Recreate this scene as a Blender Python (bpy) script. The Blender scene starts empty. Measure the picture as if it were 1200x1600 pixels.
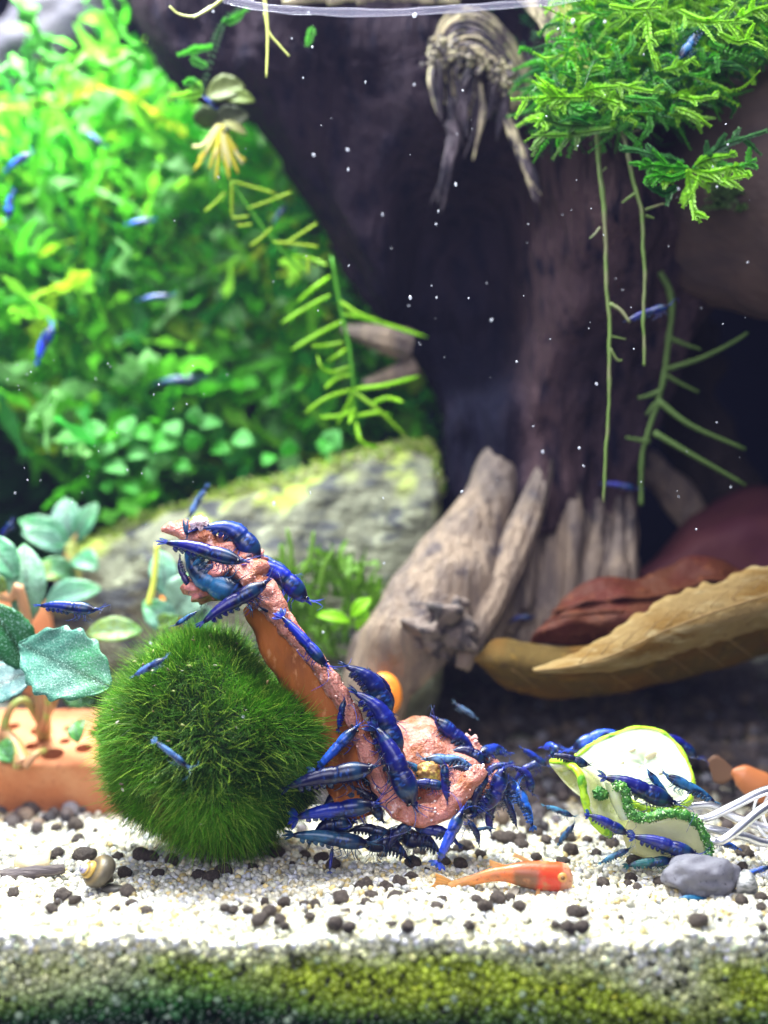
import bpy, math, random
import numpy as np
from mathutils import Vector, Matrix, noise as mn

# ------------------------------------------------------------------ camera, world, light
sc = bpy.context.scene
C = sc.collection
R = math.radians
CAM_Y, FPX = -28.0, 1866.67            # 1 unit = 1 cm
cam = bpy.data.cameras.new('camera'); camo = bpy.data.objects.new('camera', cam); C.objects.link(camo)
camo.location = (0, CAM_Y, 0); camo.rotation_euler = (R(90), 0, 0)
cam.sensor_fit = 'VERTICAL'; cam.sensor_height = 24.0; cam.lens = 28.0
cam.clip_start = 0.5; cam.clip_end = 400
cam.dof.use_dof = True; cam.dof.focus_distance = 27.6; cam.dof.aperture_fstop = 0.040
sc.camera = camo
w = bpy.data.worlds.new('World'); sc.world = w; w.use_nodes = True
bg = w.node_tree.nodes['Background']; bg.inputs[0].default_value = (0.22, 0.28, 0.62, 1); bg.inputs[1].default_value = 0.16
sc.view_settings.view_transform = 'Standard'; sc.view_settings.look = 'None'
sc.view_settings.exposure = 0.0; sc.view_settings.gamma = 1.0
sc.render.engine = 'CYCLES'; sc.cycles.use_denoising = True
sc.cycles.max_bounces = 7; sc.cycles.diffuse_bounces = 3; sc.cycles.transparent_max_bounces = 12
sc.cycles.sample_clamp_indirect = 6

def area(name, loc, target, sx, sy, power, col):
    l = bpy.data.lights.new(name, 'AREA'); l.shape = 'RECTANGLE'; l.size = sx; l.size_y = sy; l.energy = power; l.color = col
    o = bpy.data.objects.new(name, l); C.objects.link(o); o.location = loc
    o.rotation_euler = (Vector(target) - Vector(loc)).to_track_quat('-Z', 'Y').to_euler()
    return o
# the aquarium lamp: an LED bar over the front of the tank and a second one over the plants at the left
area('lamp_front', (-1, -3.2, 16.5), (-1, -2.0, -8), 28, 9, 7000, (1.0, 0.985, 0.96)).data.spread = R(125)
# added fill lamp on the camera side, brightens the front sand band
area('front_fill', (-10, -46, 14), (0, 0, -4), 34, 22, 19000, (0.82, 0.84, 1.0))
area('lamp_plants', (-13, 7, 30), (-11, 16, 0), 18, 9, 36000, (0.93, 1.0, 0.97)).data.spread = R(120)

# ------------------------------------------------------------------ helpers
rng = np.random.default_rng(7)
def P(px, py, Y):
    d = (Y - CAM_Y) / FPX
    return np.array([(px - 600) * d, Y, (800 - py) * d])
def S(px, Y): return px * (Y - CAM_Y) / FPX
def gz(Y):
    Y = np.asarray(Y, float)
    return -8.5 + np.clip(Y - 4, 0, 30) * 0.075
def G(px, py):
    """point where the picture ray (px, py) meets the sand"""
    y = 0.0
    for _ in range(30): y = float(-gz(y)) * FPX / max(py - 800, 60) + CAM_Y
    y = max(y, -3.9)
    return P(px, 800, y) * np.array([1, 1, 0]) + np.array([0, 0, float(gz(y))])

def mesh_data(name, V, F, mat, col=None, smooth=True):
    me = bpy.data.meshes.new(name)
    V = np.asarray(V, np.float32)
    if isinstance(F, np.ndarray):
        k = F.shape[1]; n = len(F)
        me.vertices.add(len(V)); me.vertices.foreach_set('co', V.ravel())
        me.loops.add(n * k); me.loops.foreach_set('vertex_index', F.astype(np.int32).ravel())
        me.polygons.add(n); me.polygons.foreach_set('loop_start', np.arange(0, n * k, k, dtype=np.int32))
        me.update(calc_edges=True); me.validate()
    else:
        me.from_pydata([tuple(map(float, v)) for v in V], [], F); me.update()
    me.polygons.foreach_set('use_smooth', [smooth] * len(me.polygons))
    if col is not None:
        a = me.color_attributes.new('Col', 'FLOAT_COLOR', 'POINT')
        c = np.ones((len(V), 4), np.float32); c[:, :3] = col
        a.data.foreach_set('color', c.ravel())
    if mat: me.materials.append(mat)
    return me
def obj(name, V, F, mat, parent=None, col=None, smooth=True):
    o = bpy.data.objects.new(name, mesh_data(name, V, F, mat, col, smooth)); C.objects.link(o)
    if parent: o.parent = parent
    return o
def tag(o, label=None, cat=None, group=None, kind=None):
    if label: o['label'] = label
    if cat: o['category'] = cat
    if group: o['group'] = group
    if kind: o['kind'] = kind
    return o
def empty(name, label, cat, group=None, loc=(0, 0, 0)):
    o = bpy.data.objects.new(name, None); C.objects.link(o); o.location = loc; o.empty_display_size = 0.3
    return tag(o, label, cat, group)
def join(parts):
    """[(V, F[, col])] -> one V, F(list), col"""
    V, F, K, n = [], [], [], 0
    for p in parts:
        V.append(np.asarray(p[0])); F += [tuple(int(i) + n for i in f) for f in p[1]]
        if len(p) > 2: K.append(np.broadcast_to(np.asarray(p[2], float), (len(p[0]), 3)))
        n += len(p[0])
    return np.concatenate(V), F, (np.concatenate(K) if K else None)
def nz(v, s=1.0, o=0.0):
    return mn.noise(Vector((v[0] * s + o, v[1] * s + o * 1.7, v[2] * s - o)))
def nza(V, s=1.0, o=0.0): return np.array([nz(v, s, o) for v in V])
def fastnoise(V, seed=0, octaves=((0.5, 1.0), (1.1, .6), (2.3, .35))):
    """cheap smooth pseudo-noise for big arrays, about -1..1"""
    r = np.random.default_rng(seed); out = 0
    for f, a in octaves:
        s = 0
        for _ in range(5):
            d = r.normal(size=3); d /= np.linalg.norm(d)
            s = s + np.sin(V @ d * f * 2 * math.pi / 2.2 + r.uniform(0, 6.28))
        out = out + a * s / 3
    return out / sum(a for _, a in octaves)
def smoothpath(pts, n):
    """Catmull-Rom through points (k dims)"""
    p = np.asarray(pts, float); m = len(p)
    if m == 2:
        t = np.linspace(0, 1, n)[:, None]; return p[0] * (1 - t) + p[1] * t
    q = np.vstack([2 * p[0] - p[1], p, 2 * p[-1] - p[-2]])
    out = []
    for t in np.linspace(0, m - 1 - 1e-9, n):
        i = int(t); u = t - i; a, b, c, d = q[i], q[i + 1], q[i + 2], q[i + 3]
        out.append(0.5 * ((2 * b) + (c - a) * u + (2 * a - 5 * b + 4 * c - d) * u * u + (3 * b - a - 3 * c + d) * u ** 3))
    return np.array(out)
def frames(path, up=(0, -1, 0)):
    T = np.gradient(path, axis=0); T /= np.linalg.norm(T, axis=1)[:, None] + 1e-9
    n0 = np.array(up, float); N = []
    for t in T:
        n0 = n0 - t * (n0 @ t)
        if np.linalg.norm(n0) < 1e-3: n0 = np.cross(t, [0.3, 0.2, 0.9])
        n0 = n0 / np.linalg.norm(n0); N.append(n0)
    N = np.array(N); return T, N, np.cross(T, N)
def tube(path, rad, seg=8, up=(0, -1, 0), flat=1.0, disp=0, dscale=1.0, off=0.0, fibre=0.0):
    """closed tube; rad per point; flat = thickness along the up side relative to the width"""
    path = np.asarray(path, float); n = len(path)
    rad = np.broadcast_to(np.asarray(rad, float), (n,))
    T, N, B = frames(path, up)
    a = np.linspace(0, 2 * math.pi, seg, endpoint=False)
    V = []
    for i in range(n):
        for k in range(seg):
            dirv = N[i] * math.cos(a[k]) * flat + B[i] * math.sin(a[k])
            r = rad[i]
            if disp: r *= 1 + disp * nz(path[i] + dirv * rad[i], dscale, off)
            if fibre: r *= 1 + fibre * math.sin(a[k] * 9 + 2.2 * nz(path[i] * 0.35, 1, off)) * (0.6 + 0.4 * math.sin(a[k] * 4 + off))
            V.append(path[i] + dirv * r)
    F = [(i * seg + k, i * seg + (k + 1) % seg, (i + 1) * seg + (k + 1) % seg, (i + 1) * seg + k) for i in range(n - 1) for k in range(seg)]
    F.append(tuple(range(seg))[::-1]); F.append(tuple((n - 1) * seg + k for k in range(seg)))
    return np.array(V), F
def sheet(rows, thick=0.04, nu=24, nv=8, bulge=0.0, rough=0.0, rs=1.0, edge=0.0, off=0.0):
    """closed sheet with thickness, spanned between curves (lists of 3-D points) from first to last"""
    curves = [smoothpath(r, nu) for r in rows]
    g = np.array([smoothpath([c[i] for c in curves], nv) for i in range(nu)])     # nu, nv, 3
    tu = np.gradient(g, axis=0); tv = np.gradient(g, axis=1); N = np.cross(tu, tv)
    N /= np.linalg.norm(N, axis=2)[..., None] + 1e-9
    if bulge:
        b = np.sin(np.linspace(0, math.pi, nv))[None, :, None]; g = g + N * b * bulge
    if rough or edge:
        for i in range(nu):
            for j in range(nv):
                g[i, j] += N[i, j] * rough * nz(g[i, j], rs, off)
            if edge:
                g[i, 0] += (g[i, 0] - g[i, 1]) * edge * nz(g[i, 0], 3.1, off); g[i, -1] += (g[i, -1] - g[i, -2]) * edge * nz(g[i, -1], 3.1, off)
    V = np.concatenate([(g + N * thick / 2).reshape(-1, 3), (g - N * thick / 2).reshape(-1, 3)])
    M = nu * nv; F = []
    for i in range(nu - 1):
        for j in range(nv - 1):
            a, b, c, d = i * nv + j, (i + 1) * nv + j, (i + 1) * nv + j + 1, i * nv + j + 1
            F += [(a, b, c, d), (M + d, M + c, M + b, M + a)]
    ring = [(i, 0) for i in range(nu)] + [(nu - 1, j) for j in range(1, nv)] + [(i, nv - 1) for i in range(nu - 2, -1, -1)] + [(0, j) for j in range(nv - 2, 0, -1)]
    idx = [i * nv + j for i, j in ring]
    for k in range(len(idx)):
        a, b = idx[k], idx[(k + 1) % len(idx)]; F.append((b, a, M + a, M + b))
    return V, F
def leaf(base, tip, width, up=(0, -1, 0.3), bend=0.15, fold=0.12, serr=0.0, thick=0.035, nu=18, nv=9, peak=0.5, twist=0.0, waves=9):
    """broad leaf from base to tip, with midrib fold, droop and wavy edge. Returns V, F, col factor (0 rib .. 1 blade)"""
    base, tip = np.asarray(base, float), np.asarray(tip, float)
    ax = tip - base; L = np.linalg.norm(ax); ax /= L
    up = np.array(up, float); up -= ax * (up @ ax); up /= np.linalg.norm(up); side = np.cross(ax, up)
    g = np.zeros((nu, nv, 3)); rib = np.zeros((nu, nv))
    for i in range(nu):
        t = i / (nu - 1)
        wv = width / 2 * (math.sin(math.pi * t ** (math.log(0.5) / math.log(peak))) ** 0.7 if 0 < t < 1 else 0.02)
        c = base + ax * L * t + up * bend * L * math.sin(math.pi * t)
        for j in range(nv):
            s = j / (nv - 1) * 2 - 1
            e = 1 + (serr * math.sin(t * waves * 2 * math.pi + s) if abs(s) > 0.9 else 0)
            tw = twist * (t - .3)
            sv = side * math.cos(tw) + up * math.sin(tw)
            g[i, j] = c + sv * s * wv * e + up * (fold * width * abs(s) ** 1.3 * math.sin(math.pi * t) + 0.02 * width * math.sin(t * 22 + s * 4) * abs(s))
            rib[i, j] = min(1, abs(s) * 4.0)
    tu = np.gradient(g, axis=0); tv = np.gradient(g, axis=1); N = np.cross(tu, tv); N /= np.linalg.norm(N, axis=2)[..., None] + 1e-9
    V = np.concatenate([(g + N * thick / 2).reshape(-1, 3), (g - N * thick / 2).reshape(-1, 3)]); M = nu * nv; F = []
    for i in range(nu - 1):
        for j in range(nv - 1):
            a, b, c, d = i * nv + j, (i + 1) * nv + j, (i + 1) * nv + j + 1, i * nv + j + 1
            F += [(a, b, c, d), (M + d, M + c, M + b, M + a)]
    idx = [i * nv for i in range(nu)] + [(nu - 1) * nv + j for j in range(1, nv)] + [i * nv + nv - 1 for i in range(nu - 2, -1, -1)] + [j for j in range(nv - 2, 0, -1)]
    for k in range(len(idx)):
        a, b = idx[k], idx[(k + 1) % len(idx)]; F.append((b, a, M + a, M + b))
    return V, F, np.concatenate([rib.ravel()] * 2)
_ico = {}
def ico(sub):
    if sub not in _ico:
        import bmesh
        bm = bmesh.new(); bmesh.ops.create_icosphere(bm, subdivisions=sub, radius=1)
        _ico[sub] = (np.array([v.co[:] for v in bm.verts]), np.array([[v.index for v in f.verts] for f in bm.faces])); bm.free()
    return _ico[sub]
def lump(center, size, sub=3, amp=0.2, s=1.5, off=0.0, rot=0.0):
    V, F = ico(sub); V = V.copy()
    d = np.array([1 + amp * (nz(v, s, off) + 0.5 * nz(v, s * 2.6, off + 5)) for v in V])
    V = V * d[:, None] * np.asarray(size)
    c, s_ = math.cos(rot), math.sin(rot); V = V @ np.array([[c, 0, s_], [0, 1, 0], [-s_, 0, c]])
    return V + np.asarray(center), [tuple(f) for f in F]
def randrot(n, r):
    q = r.normal(size=(n, 4)); q /= np.linalg.norm(q, axis=1)[:, None]; a, b, c, d = q.T
    return np.stack([np.stack([1 - 2 * (c * c + d * d), 2 * (b * c - a * d), 2 * (b * d + a * c)], -1),
                     np.stack([2 * (b * c + a * d), 1 - 2 * (b * b + d * d), 2 * (c * d - a * b)], -1),
                     np.stack([2 * (b * d - a * c), 2 * (c * d + a * b), 1 - 2 * (b * b + c * c)], -1)], -2)
def scatter(name, pts, sizes, cols, mat, sub, seed, jag=0.16, squash=(1, .85, .75)):
    """thousands of loose grains as one mesh"""
    r = np.random.default_rng(seed); bv, bf = ico(sub); nv = len(bv); n = len(pts)
    var = np.array([bv * (1 + r.uniform(-jag, jag, (nv, 1))) * np.array(squash) for _ in range(12)])
    V = var[r.integers(0, 12, n)] * np.asarray(sizes)[:, None, None]
    V = np.einsum('nij,nkj->nki', randrot(n, r), V) + pts[:, None, :]
    F = bf[None] + (np.arange(n) * nv)[:, None, None]
    return obj(name, V.reshape(-1, 3), F.reshape(-1, 3), mat, col=np.repeat(cols, nv, axis=0))

# ------------------------------------------------------------------ materials
def mat(name, col=(.5, .5, .5), rough=.5, spec=.5, metal=0, vcol=False, objcol=False, noise=None, bump=None, trans=0.0, sss=0.0, sssc=None, coat=0, alpha=None,
        transmission=0, wave=None, emit=None):
    m = bpy.data.materials.new(name); m.use_nodes = True; t = m.node_tree; N = t.nodes; L = t.links
    b = N['Principled BSDF']; b.inputs['Roughness'].default_value = rough; b.inputs['Metallic'].default_value = metal
    b.inputs['Specular IOR Level'].default_value = spec; b.inputs['Coat Weight'].default_value = coat; b.inputs['Coat Roughness'].default_value = 0.15
    b.inputs['Transmission Weight'].default_value = transmission
    tc = N.new('ShaderNodeTexCoord')
    if vcol: s = N.new('ShaderNodeVertexColor'); s.layer_name = 'Col'; src = s.outputs['Color']
    elif objcol: s = N.new('ShaderNodeObjectInfo'); src = s.outputs['Color']
    else: s = N.new('ShaderNodeRGB'); s.outputs[0].default_value = (*col, 1); src = s.outputs[0]
    if noise:                                        # [(scale, detail, colour, lo, hi, stretch)]
        for sca, det, c2, lo, hi, st in noise:
            mp = N.new('ShaderNodeMapping'); mp.inputs['Scale'].default_value = st; L.new(tc.outputs['Object'], mp.inputs[0])
            nt = N.new('ShaderNodeTexNoise'); nt.inputs['Scale'].default_value = sca; nt.inputs['Detail'].default_value = det; L.new(mp.outputs[0], nt.inputs[0])
            mr = N.new('ShaderNodeMapRange'); mr.inputs[1].default_value = lo; mr.inputs[2].default_value = hi; L.new(nt.outputs[0], mr.inputs[0])
            mx = N.new('ShaderNodeMix'); mx.data_type = 'RGBA'; L.new(mr.outputs[0], mx.inputs[0]); L.new(src, mx.inputs[6]); mx.inputs[7].default_value = (*c2, 1)
            src = mx.outputs[2]
    L.new(src, b.inputs['Base Color'])
    if sss:
        b.inputs['Subsurface Weight'].default_value = sss; b.inputs['Subsurface Radius'].default_value = sssc or (.2, .2, .2); b.inputs['Subsurface Scale'].default_value = 1.0
    if alpha is not None: b.inputs['Alpha'].default_value = alpha
    if bump:                                         # [(scale, strength, distance, stretch)]
        prev = None
        for sca, stg, dist, st in bump:
            mp = N.new('ShaderNodeMapping'); mp.inputs['Scale'].default_value = st; L.new(tc.outputs['Object'], mp.inputs[0])
            nt = N.new('ShaderNodeTexNoise'); nt.inputs['Scale'].default_value = sca; nt.inputs['Detail'].default_value = 5; L.new(mp.outputs[0], nt.inputs[0])
            bp = N.new('ShaderNodeBump'); bp.inputs['Strength'].default_value = stg; bp.inputs['Distance'].default_value = dist; L.new(nt.outputs[0], bp.inputs['Height'])
            if prev: L.new(prev, bp.inputs['Normal'])
            prev = bp.outputs[0]
        L.new(prev, b.inputs['Normal'])
    if trans:
        tr = N.new('ShaderNodeBsdfTranslucent'); L.new(src, tr.inputs[0]); mx = N.new('ShaderNodeMixShader'); mx.inputs[0].default_value = trans
        L.new(b.outputs[0], mx.inputs[1]); L.new(tr.outputs[0], mx.inputs[2]); L.new(mx.outputs[0], N['Material Output'].inputs[0])
    return m
U = (1, 1, 1)
M_grain = mat('sand_grain', vcol=True, rough=.38, spec=.5)
M_bed = mat('sand_bed', (.42, .42, .34), rough=.9, noise=[(1.2, 3, (.10, .13, .04), .45, .65, U)])
M_soil = mat('soil', vcol=True, rough=.7, bump=[(9, .8, .1, U)])
M_pellet = mat('soil_pellet', (.055, .040, .034), rough=.75, noise=[(5, 4, (.15, .115, .09), .5, .75, U)], bump=[(7, .9, .08, U), (22, .4, .03, U)])
M_pebble = mat('pebble', (.12, .12, .155), rough=.7, noise=[(1.6, 4, (.21, .205, .24), .4, .7, U), (14, 3, (.04, .035, .045), .62, .72, U)], bump=[(10, .35, .05, U)])
M_fibre = mat('moss_fibre', vcol=True, rough=.5, trans=.35)
M_core = mat('moss_core', (.004, .02, .002), rough=.9)
M_fish = mat('fish_skin', vcol=True, rough=.35, alpha=.9, sss=.4, sssc=(.35, .14, .06), noise=[(3.5, 4, (.50, .20, .08), .54, .70, U), (11, 3, (.24, .08, .03), .60, .74, U)], bump=[(18, .3, .03, U)])
M_fin = mat('fish_fin', vcol=True, rough=.4, trans=.5, alpha=.7)
M_shrimp = mat('shrimp_shell', objcol=True, rough=.33, spec=.5, coat=.12, sss=.12, sssc=(.03, .05, .3),
               noise=[(5.5, 5, (.002, .004, .030), .42, .60, (1, 1, 1.4)), (13, 3, (.03, .12, .50), .58, .78, (1.6, 1, 1)), (3.2, 2, (.006, .035, .10), .54, .70, (2.2, 1, 1))], bump=[(16, .25, .02, (1, 1, 1))])
M_limb = mat('shrimp_limb', objcol=True, rough=.3, spec=.5, alpha=.75, noise=[(9, 2, (.02, .05, .10), .45, .6, U), (12, 2, (.12, .22, .40), .6, .8, U)])
M_fan = mat('shrimp_tail_fan', objcol=True, rough=.3, trans=.3, alpha=.72, noise=[(9, 2, (.03, .12, .20), .45, .7, U)])
M_eye = mat('shrimp_eye', (.003, .003, .006), rough=.1, spec=.8)
M_pink = mat('pink_food', (.66, .27, .215), rough=.42, spec=.45, sss=.25, sssc=(.25, .08, .05), noise=[(1.8, 6, (.36, .11, .045), .46, .62, U), (6, 4, (.80, .48, .45), .60, .72, U)], bump=[(4, 1, .16, (1, 1, .5)), (13, 1, .09, U), (30, .7, .03, U)])
M_orange = mat('orange_food', (.46, .135, .025), rough=.65, spec=.25, sss=.2, sssc=(.3, .1, .03), noise=[(1.6, 5, (.22, .06, .012), .45, .65, (1, 1, .35)), (6, 4, (.62, .26, .10), .58, .7, (1, 1, .5))], bump=[(5, .5, .08, (1, 1, .3))])
M_flesh2 = mat('cucumber_flesh_inner', (.56, .60, .24), rough=.3, sss=.35, sssc=(.3, .35, .12), noise=[(2.2, 4, (.76, .80, .56), .45, .62, U), (5, 3, (.36, .42, .10), .6, .74, U)], bump=[(7, .4, .05, U)])
M_flesh = mat('cucumber_flesh', (.60, .68, .50), rough=.28, sss=.4, sssc=(.3, .35, .15), noise=[(1.3, 3, (.62, .66, .26), .5, .7, U)], bump=[(7, .35, .05, U)])
M_rindl = mat('cucumber_rind_light', (.42, .68, .03), rough=.35, sss=.2, sssc=(.1, .2, .05), noise=[(5, 3, (.10, .34, .02), .5, .68, U)], bump=[(11, .5, .05, U)])
M_rindd = mat('cucumber_rind_dark', (.03, .17, .02), rough=.35, noise=[(4.5, 3, (.17, .42, .06), .5, .66, U)], bump=[(13, .7, .05, U)])
M_seed = mat('cucumber_seed', (.85, .74, .45), rough=.35)
M_steel = mat('steel', (.90, .90, .96), rough=.34, metal=1)
M_clearp = mat('clear_plastic', (.8, .82, .85), rough=.12, spec=.8, alpha=.5)
M_clay = mat('terracotta', (.52, .17, .065), rough=.75, noise=[(.9, 4, (.60, .26, .12), .42, .65, U), (7, 4, (.36, .10, .04), .58, .74, U)], bump=[(14, .25, .04, U)])
M_leaf = mat('broad_leaf', vcol=True, rough=.42, spec=.5, coat=.12, trans=.25, noise=[(26, 2, (.28, .50, .42), .56, .66, U)], bump=[(20, .6, .03, U), (4, .4, .08, U)])
M_stem = mat('plant_stem', (.40, .20, .10), rough=.45, noise=[(1.5, 3, (.30, .36, .08), .45, .62, U)], sss=.15)
M_ribbon = mat('ribbon_plant', vcol=True, rough=.5, spec=.3, trans=.55)
M_mossf = mat('moss_leaf', vcol=True, rough=.4, trans=.4)
M_wood = mat('driftwood', vcol=True, rough=.9, spec=.06, noise=[(2.2, 6, (.006, .006, .016), .5, .68, (1, 1, .35))], bump=[(2.2, 1, .5, (1, 1, .22)), (8, .8, .16, (1, 1, .3))])
M_root = mat('driftwood_root', vcol=True, rough=.75, noise=[(1.3, 6, (.115, .085, .075), .42, .62, (1.3, 1.3, .25)), (3.5, 5, (.22, .17, .13), .60, .76, (1.4, 1.4, .2)), (1.1, 4, (.05, .035, .04), .60, .70, U)], bump=[(2.6, 1.0, .25, (1.5, 1.5, .22)), (9, .6, .07, (1.3, 1.3, .3))])
M_bark = mat('pale_bark', (.60, .50, .33), rough=.8, noise=[(2.3, 5, (.12, .09, .10), .45, .62, (1, 1, .5)), (7, 4, (.62, .58, .30), .58, .70, U)], bump=[(4, 1, .15, (1, 1, .4)), (15, .6, .05, U)])
M_rock = mat('stone', (.23, .24, .20), rough=.8, noise=[(.7, 7, (.06, .065, .07), .48, .60, (1, 1, 2.2)), (1.6, 6, (.42, .43, .34), .55, .72, (1, 1, 1.6))], bump=[(1.1, 1.0, .4, (1, 1, 2)), (5, .7, .12, U)])
M_algae = mat('rock_algae', (.36, .50, .05), rough=.8, noise=[(1.2, 5, (.50, .55, .16), .45, .62, U)], bump=[(6, .9, .12, U)])
M_dry = mat('dry_leaf', (.23, .155, .062), rough=.8, spec=.15, noise=[(.9, 6, (.16, .085, .018), .46, .62, (.4, 1, 1.6)), (3.2, 5, (.34, .27, .14), .54, .74, (.35, 1, 1.6)), (5, 3, (.10, .05, .02), .66, .74, U)], bump=[(2.5, .7, .10, (1, 1, 1)), (9, .8, .05, U)], trans=.12)
M_brown = mat('brown_leaf', (.085, .023, .009), rough=.6, spec=.2, trans=.25, noise=[(.8, 5, (.09, .018, .012), .45, .66, U), (4, 4, (.25, .085, .03), .60, .76, U)], bump=[(4, .8, .12, U)])
M_plum = mat('plum_leaf', (.10, .030, .036), rough=.65, spec=.2, noise=[(.9, 5, (.085, .022, .035), .45, .64, U)], bump=[(3, .4, .1, U)])
M_back = mat('back_wall', (.0015, .002, .007), rough=.9, spec=0)
M_shell = mat('snail_shell', vcol=True, rough=.4, bump=[(12, .3, .04, U)])
M_cream = mat('shell_chip', (.70, .58, .36), rough=.35, sss=.2, bump=[(7, .4, .05, U)])
M_twig = mat('twig', (.10, .08, .085), rough=.8, noise=[(4, 4, (.24, .20, .18), .5, .7, (.3, 2, 2))], bump=[(7, .9, .1, (.3, 2, 2))])
M_bubble = mat('bubble', (.8, .84, .95), rough=.1, spec=1.0, alpha=.55)
M_water = mat('water', (.55, .55, .75), rough=.05, spec=.8, alpha=.35)
M_dark = mat('hole_dark', (.10, .035, .02), rough=.9)

# ------------------------------------------------------------------ the setting: walls, sand, soil
def box(x0, x1, y0, y1, z0, z1):
    V = [(x, y, z) for x in (x0, x1) for y in (y0, y1) for z in (z0, z1)]
    return V, [(0, 1, 3, 2), (4, 6, 7, 5), (0, 4, 5, 1), (2, 3, 7, 6), (0, 2, 6, 4), (1, 5, 7, 3)]
V, F = box(-45, 45, 34, 35, -16, 45); tag(obj('back_wall', V, F, M_back, smooth=False), 'dark navy background behind the driftwood and plants', kind='structure')
ys = np.concatenate([np.linspace(-3.6, 4, 12), np.linspace(5, 33.8, 20)])
V, F = [], []
for y in ys: V += [(-40, y, float(gz(y)) - (.4 if y < -2 else .09)), (40, y, float(gz(y)) - (.4 if y < -2 else .09))]
n = len(ys); F = [(2 * i, 2 * i + 1, 2 * i + 3, 2 * i + 2) for i in range(n - 1)]
V += [(-40, -3.8, -14), (40, -3.8, -14)]; F.append((2 * n, 2 * n + 1, 1, 0))
tag(obj('ground', V, F, M_bed, smooth=False), 'packed sand bed under the loose grains', kind='structure')

def sand():
    r = np.random.default_rng(3)
    # loose white sand, top surface
    n = 30000
    y = -4 + 14 * r.random(n) ** 1.25; x = (r.random(n) * 2 - 1) * (0.335 * (y + 28) + .4)
    edge = 7.5 + 1.8 * np.sin(x * .9 + 1) + r.normal(0, .7, n)
    keep = y < edge; x, y = x[keep], y[keep]
    # most grains behind the leaves and the ball are out of sight
    sz = 0.066 + 0.038 * r.random(len(x)) + .02 * (r.random(len(x)) < .1)
    bump = .10 * fastnoise(np.stack([x, y, 0 * x], 1), 4)
    z = gz(y) - .03 + bump + r.random(len(x)) * .11
    hx = lambda x: .07 * np.sin(x * .9 + 1) + .05 * np.sin(x * 2.3) + .03 * np.sin(x * 5.1 + 2)
    z = z + hx(x) * np.clip((-2 - y) / 2, 0, 1) - .30 * np.clip((-3.25 - y) / .75, 0, 1) ** 1.7
    pts = np.stack([x, y, z], 1)
    base = np.array([[.84, .83, .76], [.76, .77, .66], [.86, .79, .58], [.60, .63, .68], [.76, .79, .90], [.80, .64, .30], [.46, .47, .42]])
    k = r.choice(7, len(x), p=[.33, .20, .17, .09, .11, .07, .03]); col = base[k] * r.lognormal(-.36, .28, (len(x), 1)) * np.array([1.03, 1.0, .93])
    # faint algae towards the glass
    ed = np.clip((-3.2 - y) / .8, 0, 1)[:, None] * .5; col = col * (1 - ed) + np.array([.45, .48, .22]) * ed * 1.0
    near = y < 1.5
    tag(scatter('sand', pts[near], sz[near], np.clip(col[near], 0, .9), M_grain, 2, 11), 'loose white and cream sand grains', kind='stuff')
    tag(scatter('sand', pts[~near], sz[~near] * 1.15, np.clip(col[~near], 0, .9), M_grain, 1, 12), 'loose white sand grains further back', kind='stuff')
    # grains pressed against the front glass, stained by algae
    n = 8200
    x = r.uniform(-9, 9, n); z = -8.55 + hx(x) - 2.4 * r.random(n); y = -4.02 + .22 * r.random(n)
    pts = np.stack([x, y, z], 1)
    d = np.clip((-8.42 - z) / 1.9, 0, 1.1)
    nn = fastnoise(np.stack([x, 0 * x, z * 2.0], 1), 9, ((.22, 1.0), (.5, .8), (1.1, .4)))
    nb = fastnoise(np.stack([x, 0 * x, z * 1.3], 1), 21, ((.17, 1.0), (.45, .7)))
    cream = np.array([.92, .88, .62]); grey = np.array([.52, .54, .30]); olive = np.array([.33, .42, .03]); green = np.array([.03, .17, .025]); black = np.array([.008, .02, .012])
    def mix(a, b, t): t = np.clip(t, 0, 1)[:, None]; return a * (1 - t) + b * t
    c = mix(cream[None] + 0 * pts, grey[None] + 0 * pts, (d * 2.0 - .30 + .45 * nn))
    c = mix(c, olive[None] + 0 * pts, (nn * 1.7 + 1.05) * np.clip(d * 3.0 - .35, 0, 1) * .95)
    c = mix(c, green[None] + 0 * pts, (nb * 1.7 + d * 2.1 - 1.05))
    c = mix(c, black[None] + 0 * pts, (d - .70 + .3 * nb) * 3.2)
    br = r.lognormal(0, .34, n)[:, None]; c = c * br * 1.08
    sp = r.random(n); c = np.where((sp < .05)[:, None], c * .3 + np.array([.25, .33, .22]), c); c = np.where(((sp > .95))[:, None], c * .15, c)
    tag(scatter('sand', pts, 0.07 + .05 * r.random(n), np.clip(c, .002, .85), M_grain, 2, 13), 'sand grains stained green by algae along the front', kind='stuff')
    # coarse brown soil at the back
    n = 5200
    y = 3.4 + 23 * r.random(n) ** 1.25; x = (r.random(n) * 2 - 1) * (0.36 * (y + 28))
    edge = 6.6 + 1.6 * np.sin(x * .9 + 1) + r.normal(0, 1.5, n); kp = y > edge; x, y = x[kp], y[kp]
    z = gz(y) + .12 * r.random(len(x)) + .35 * (fastnoise(np.stack([x, y, 0 * x], 1), 8) * .5 + .3)
    base = np.array([[.10, .078, .076], [.14, .12, .13], [.045, .038, .045], [.22, .16, .12], [.28, .27, .31]])
    k = r.choice(5, len(x), p=[.42, .25, .2, .1, .03])
    tag(scatter('soil', np.stack([x, y, z], 1), r.uniform(.16, .30, len(x)), base[k] * r.uniform(.7, 1.2, (len(x), 1)), M_soil, 2, 14, jag=.08, squash=(1, .92, .9)), 'coarse brown aqua soil granules behind the sand', kind='stuff')
sand()

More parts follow.
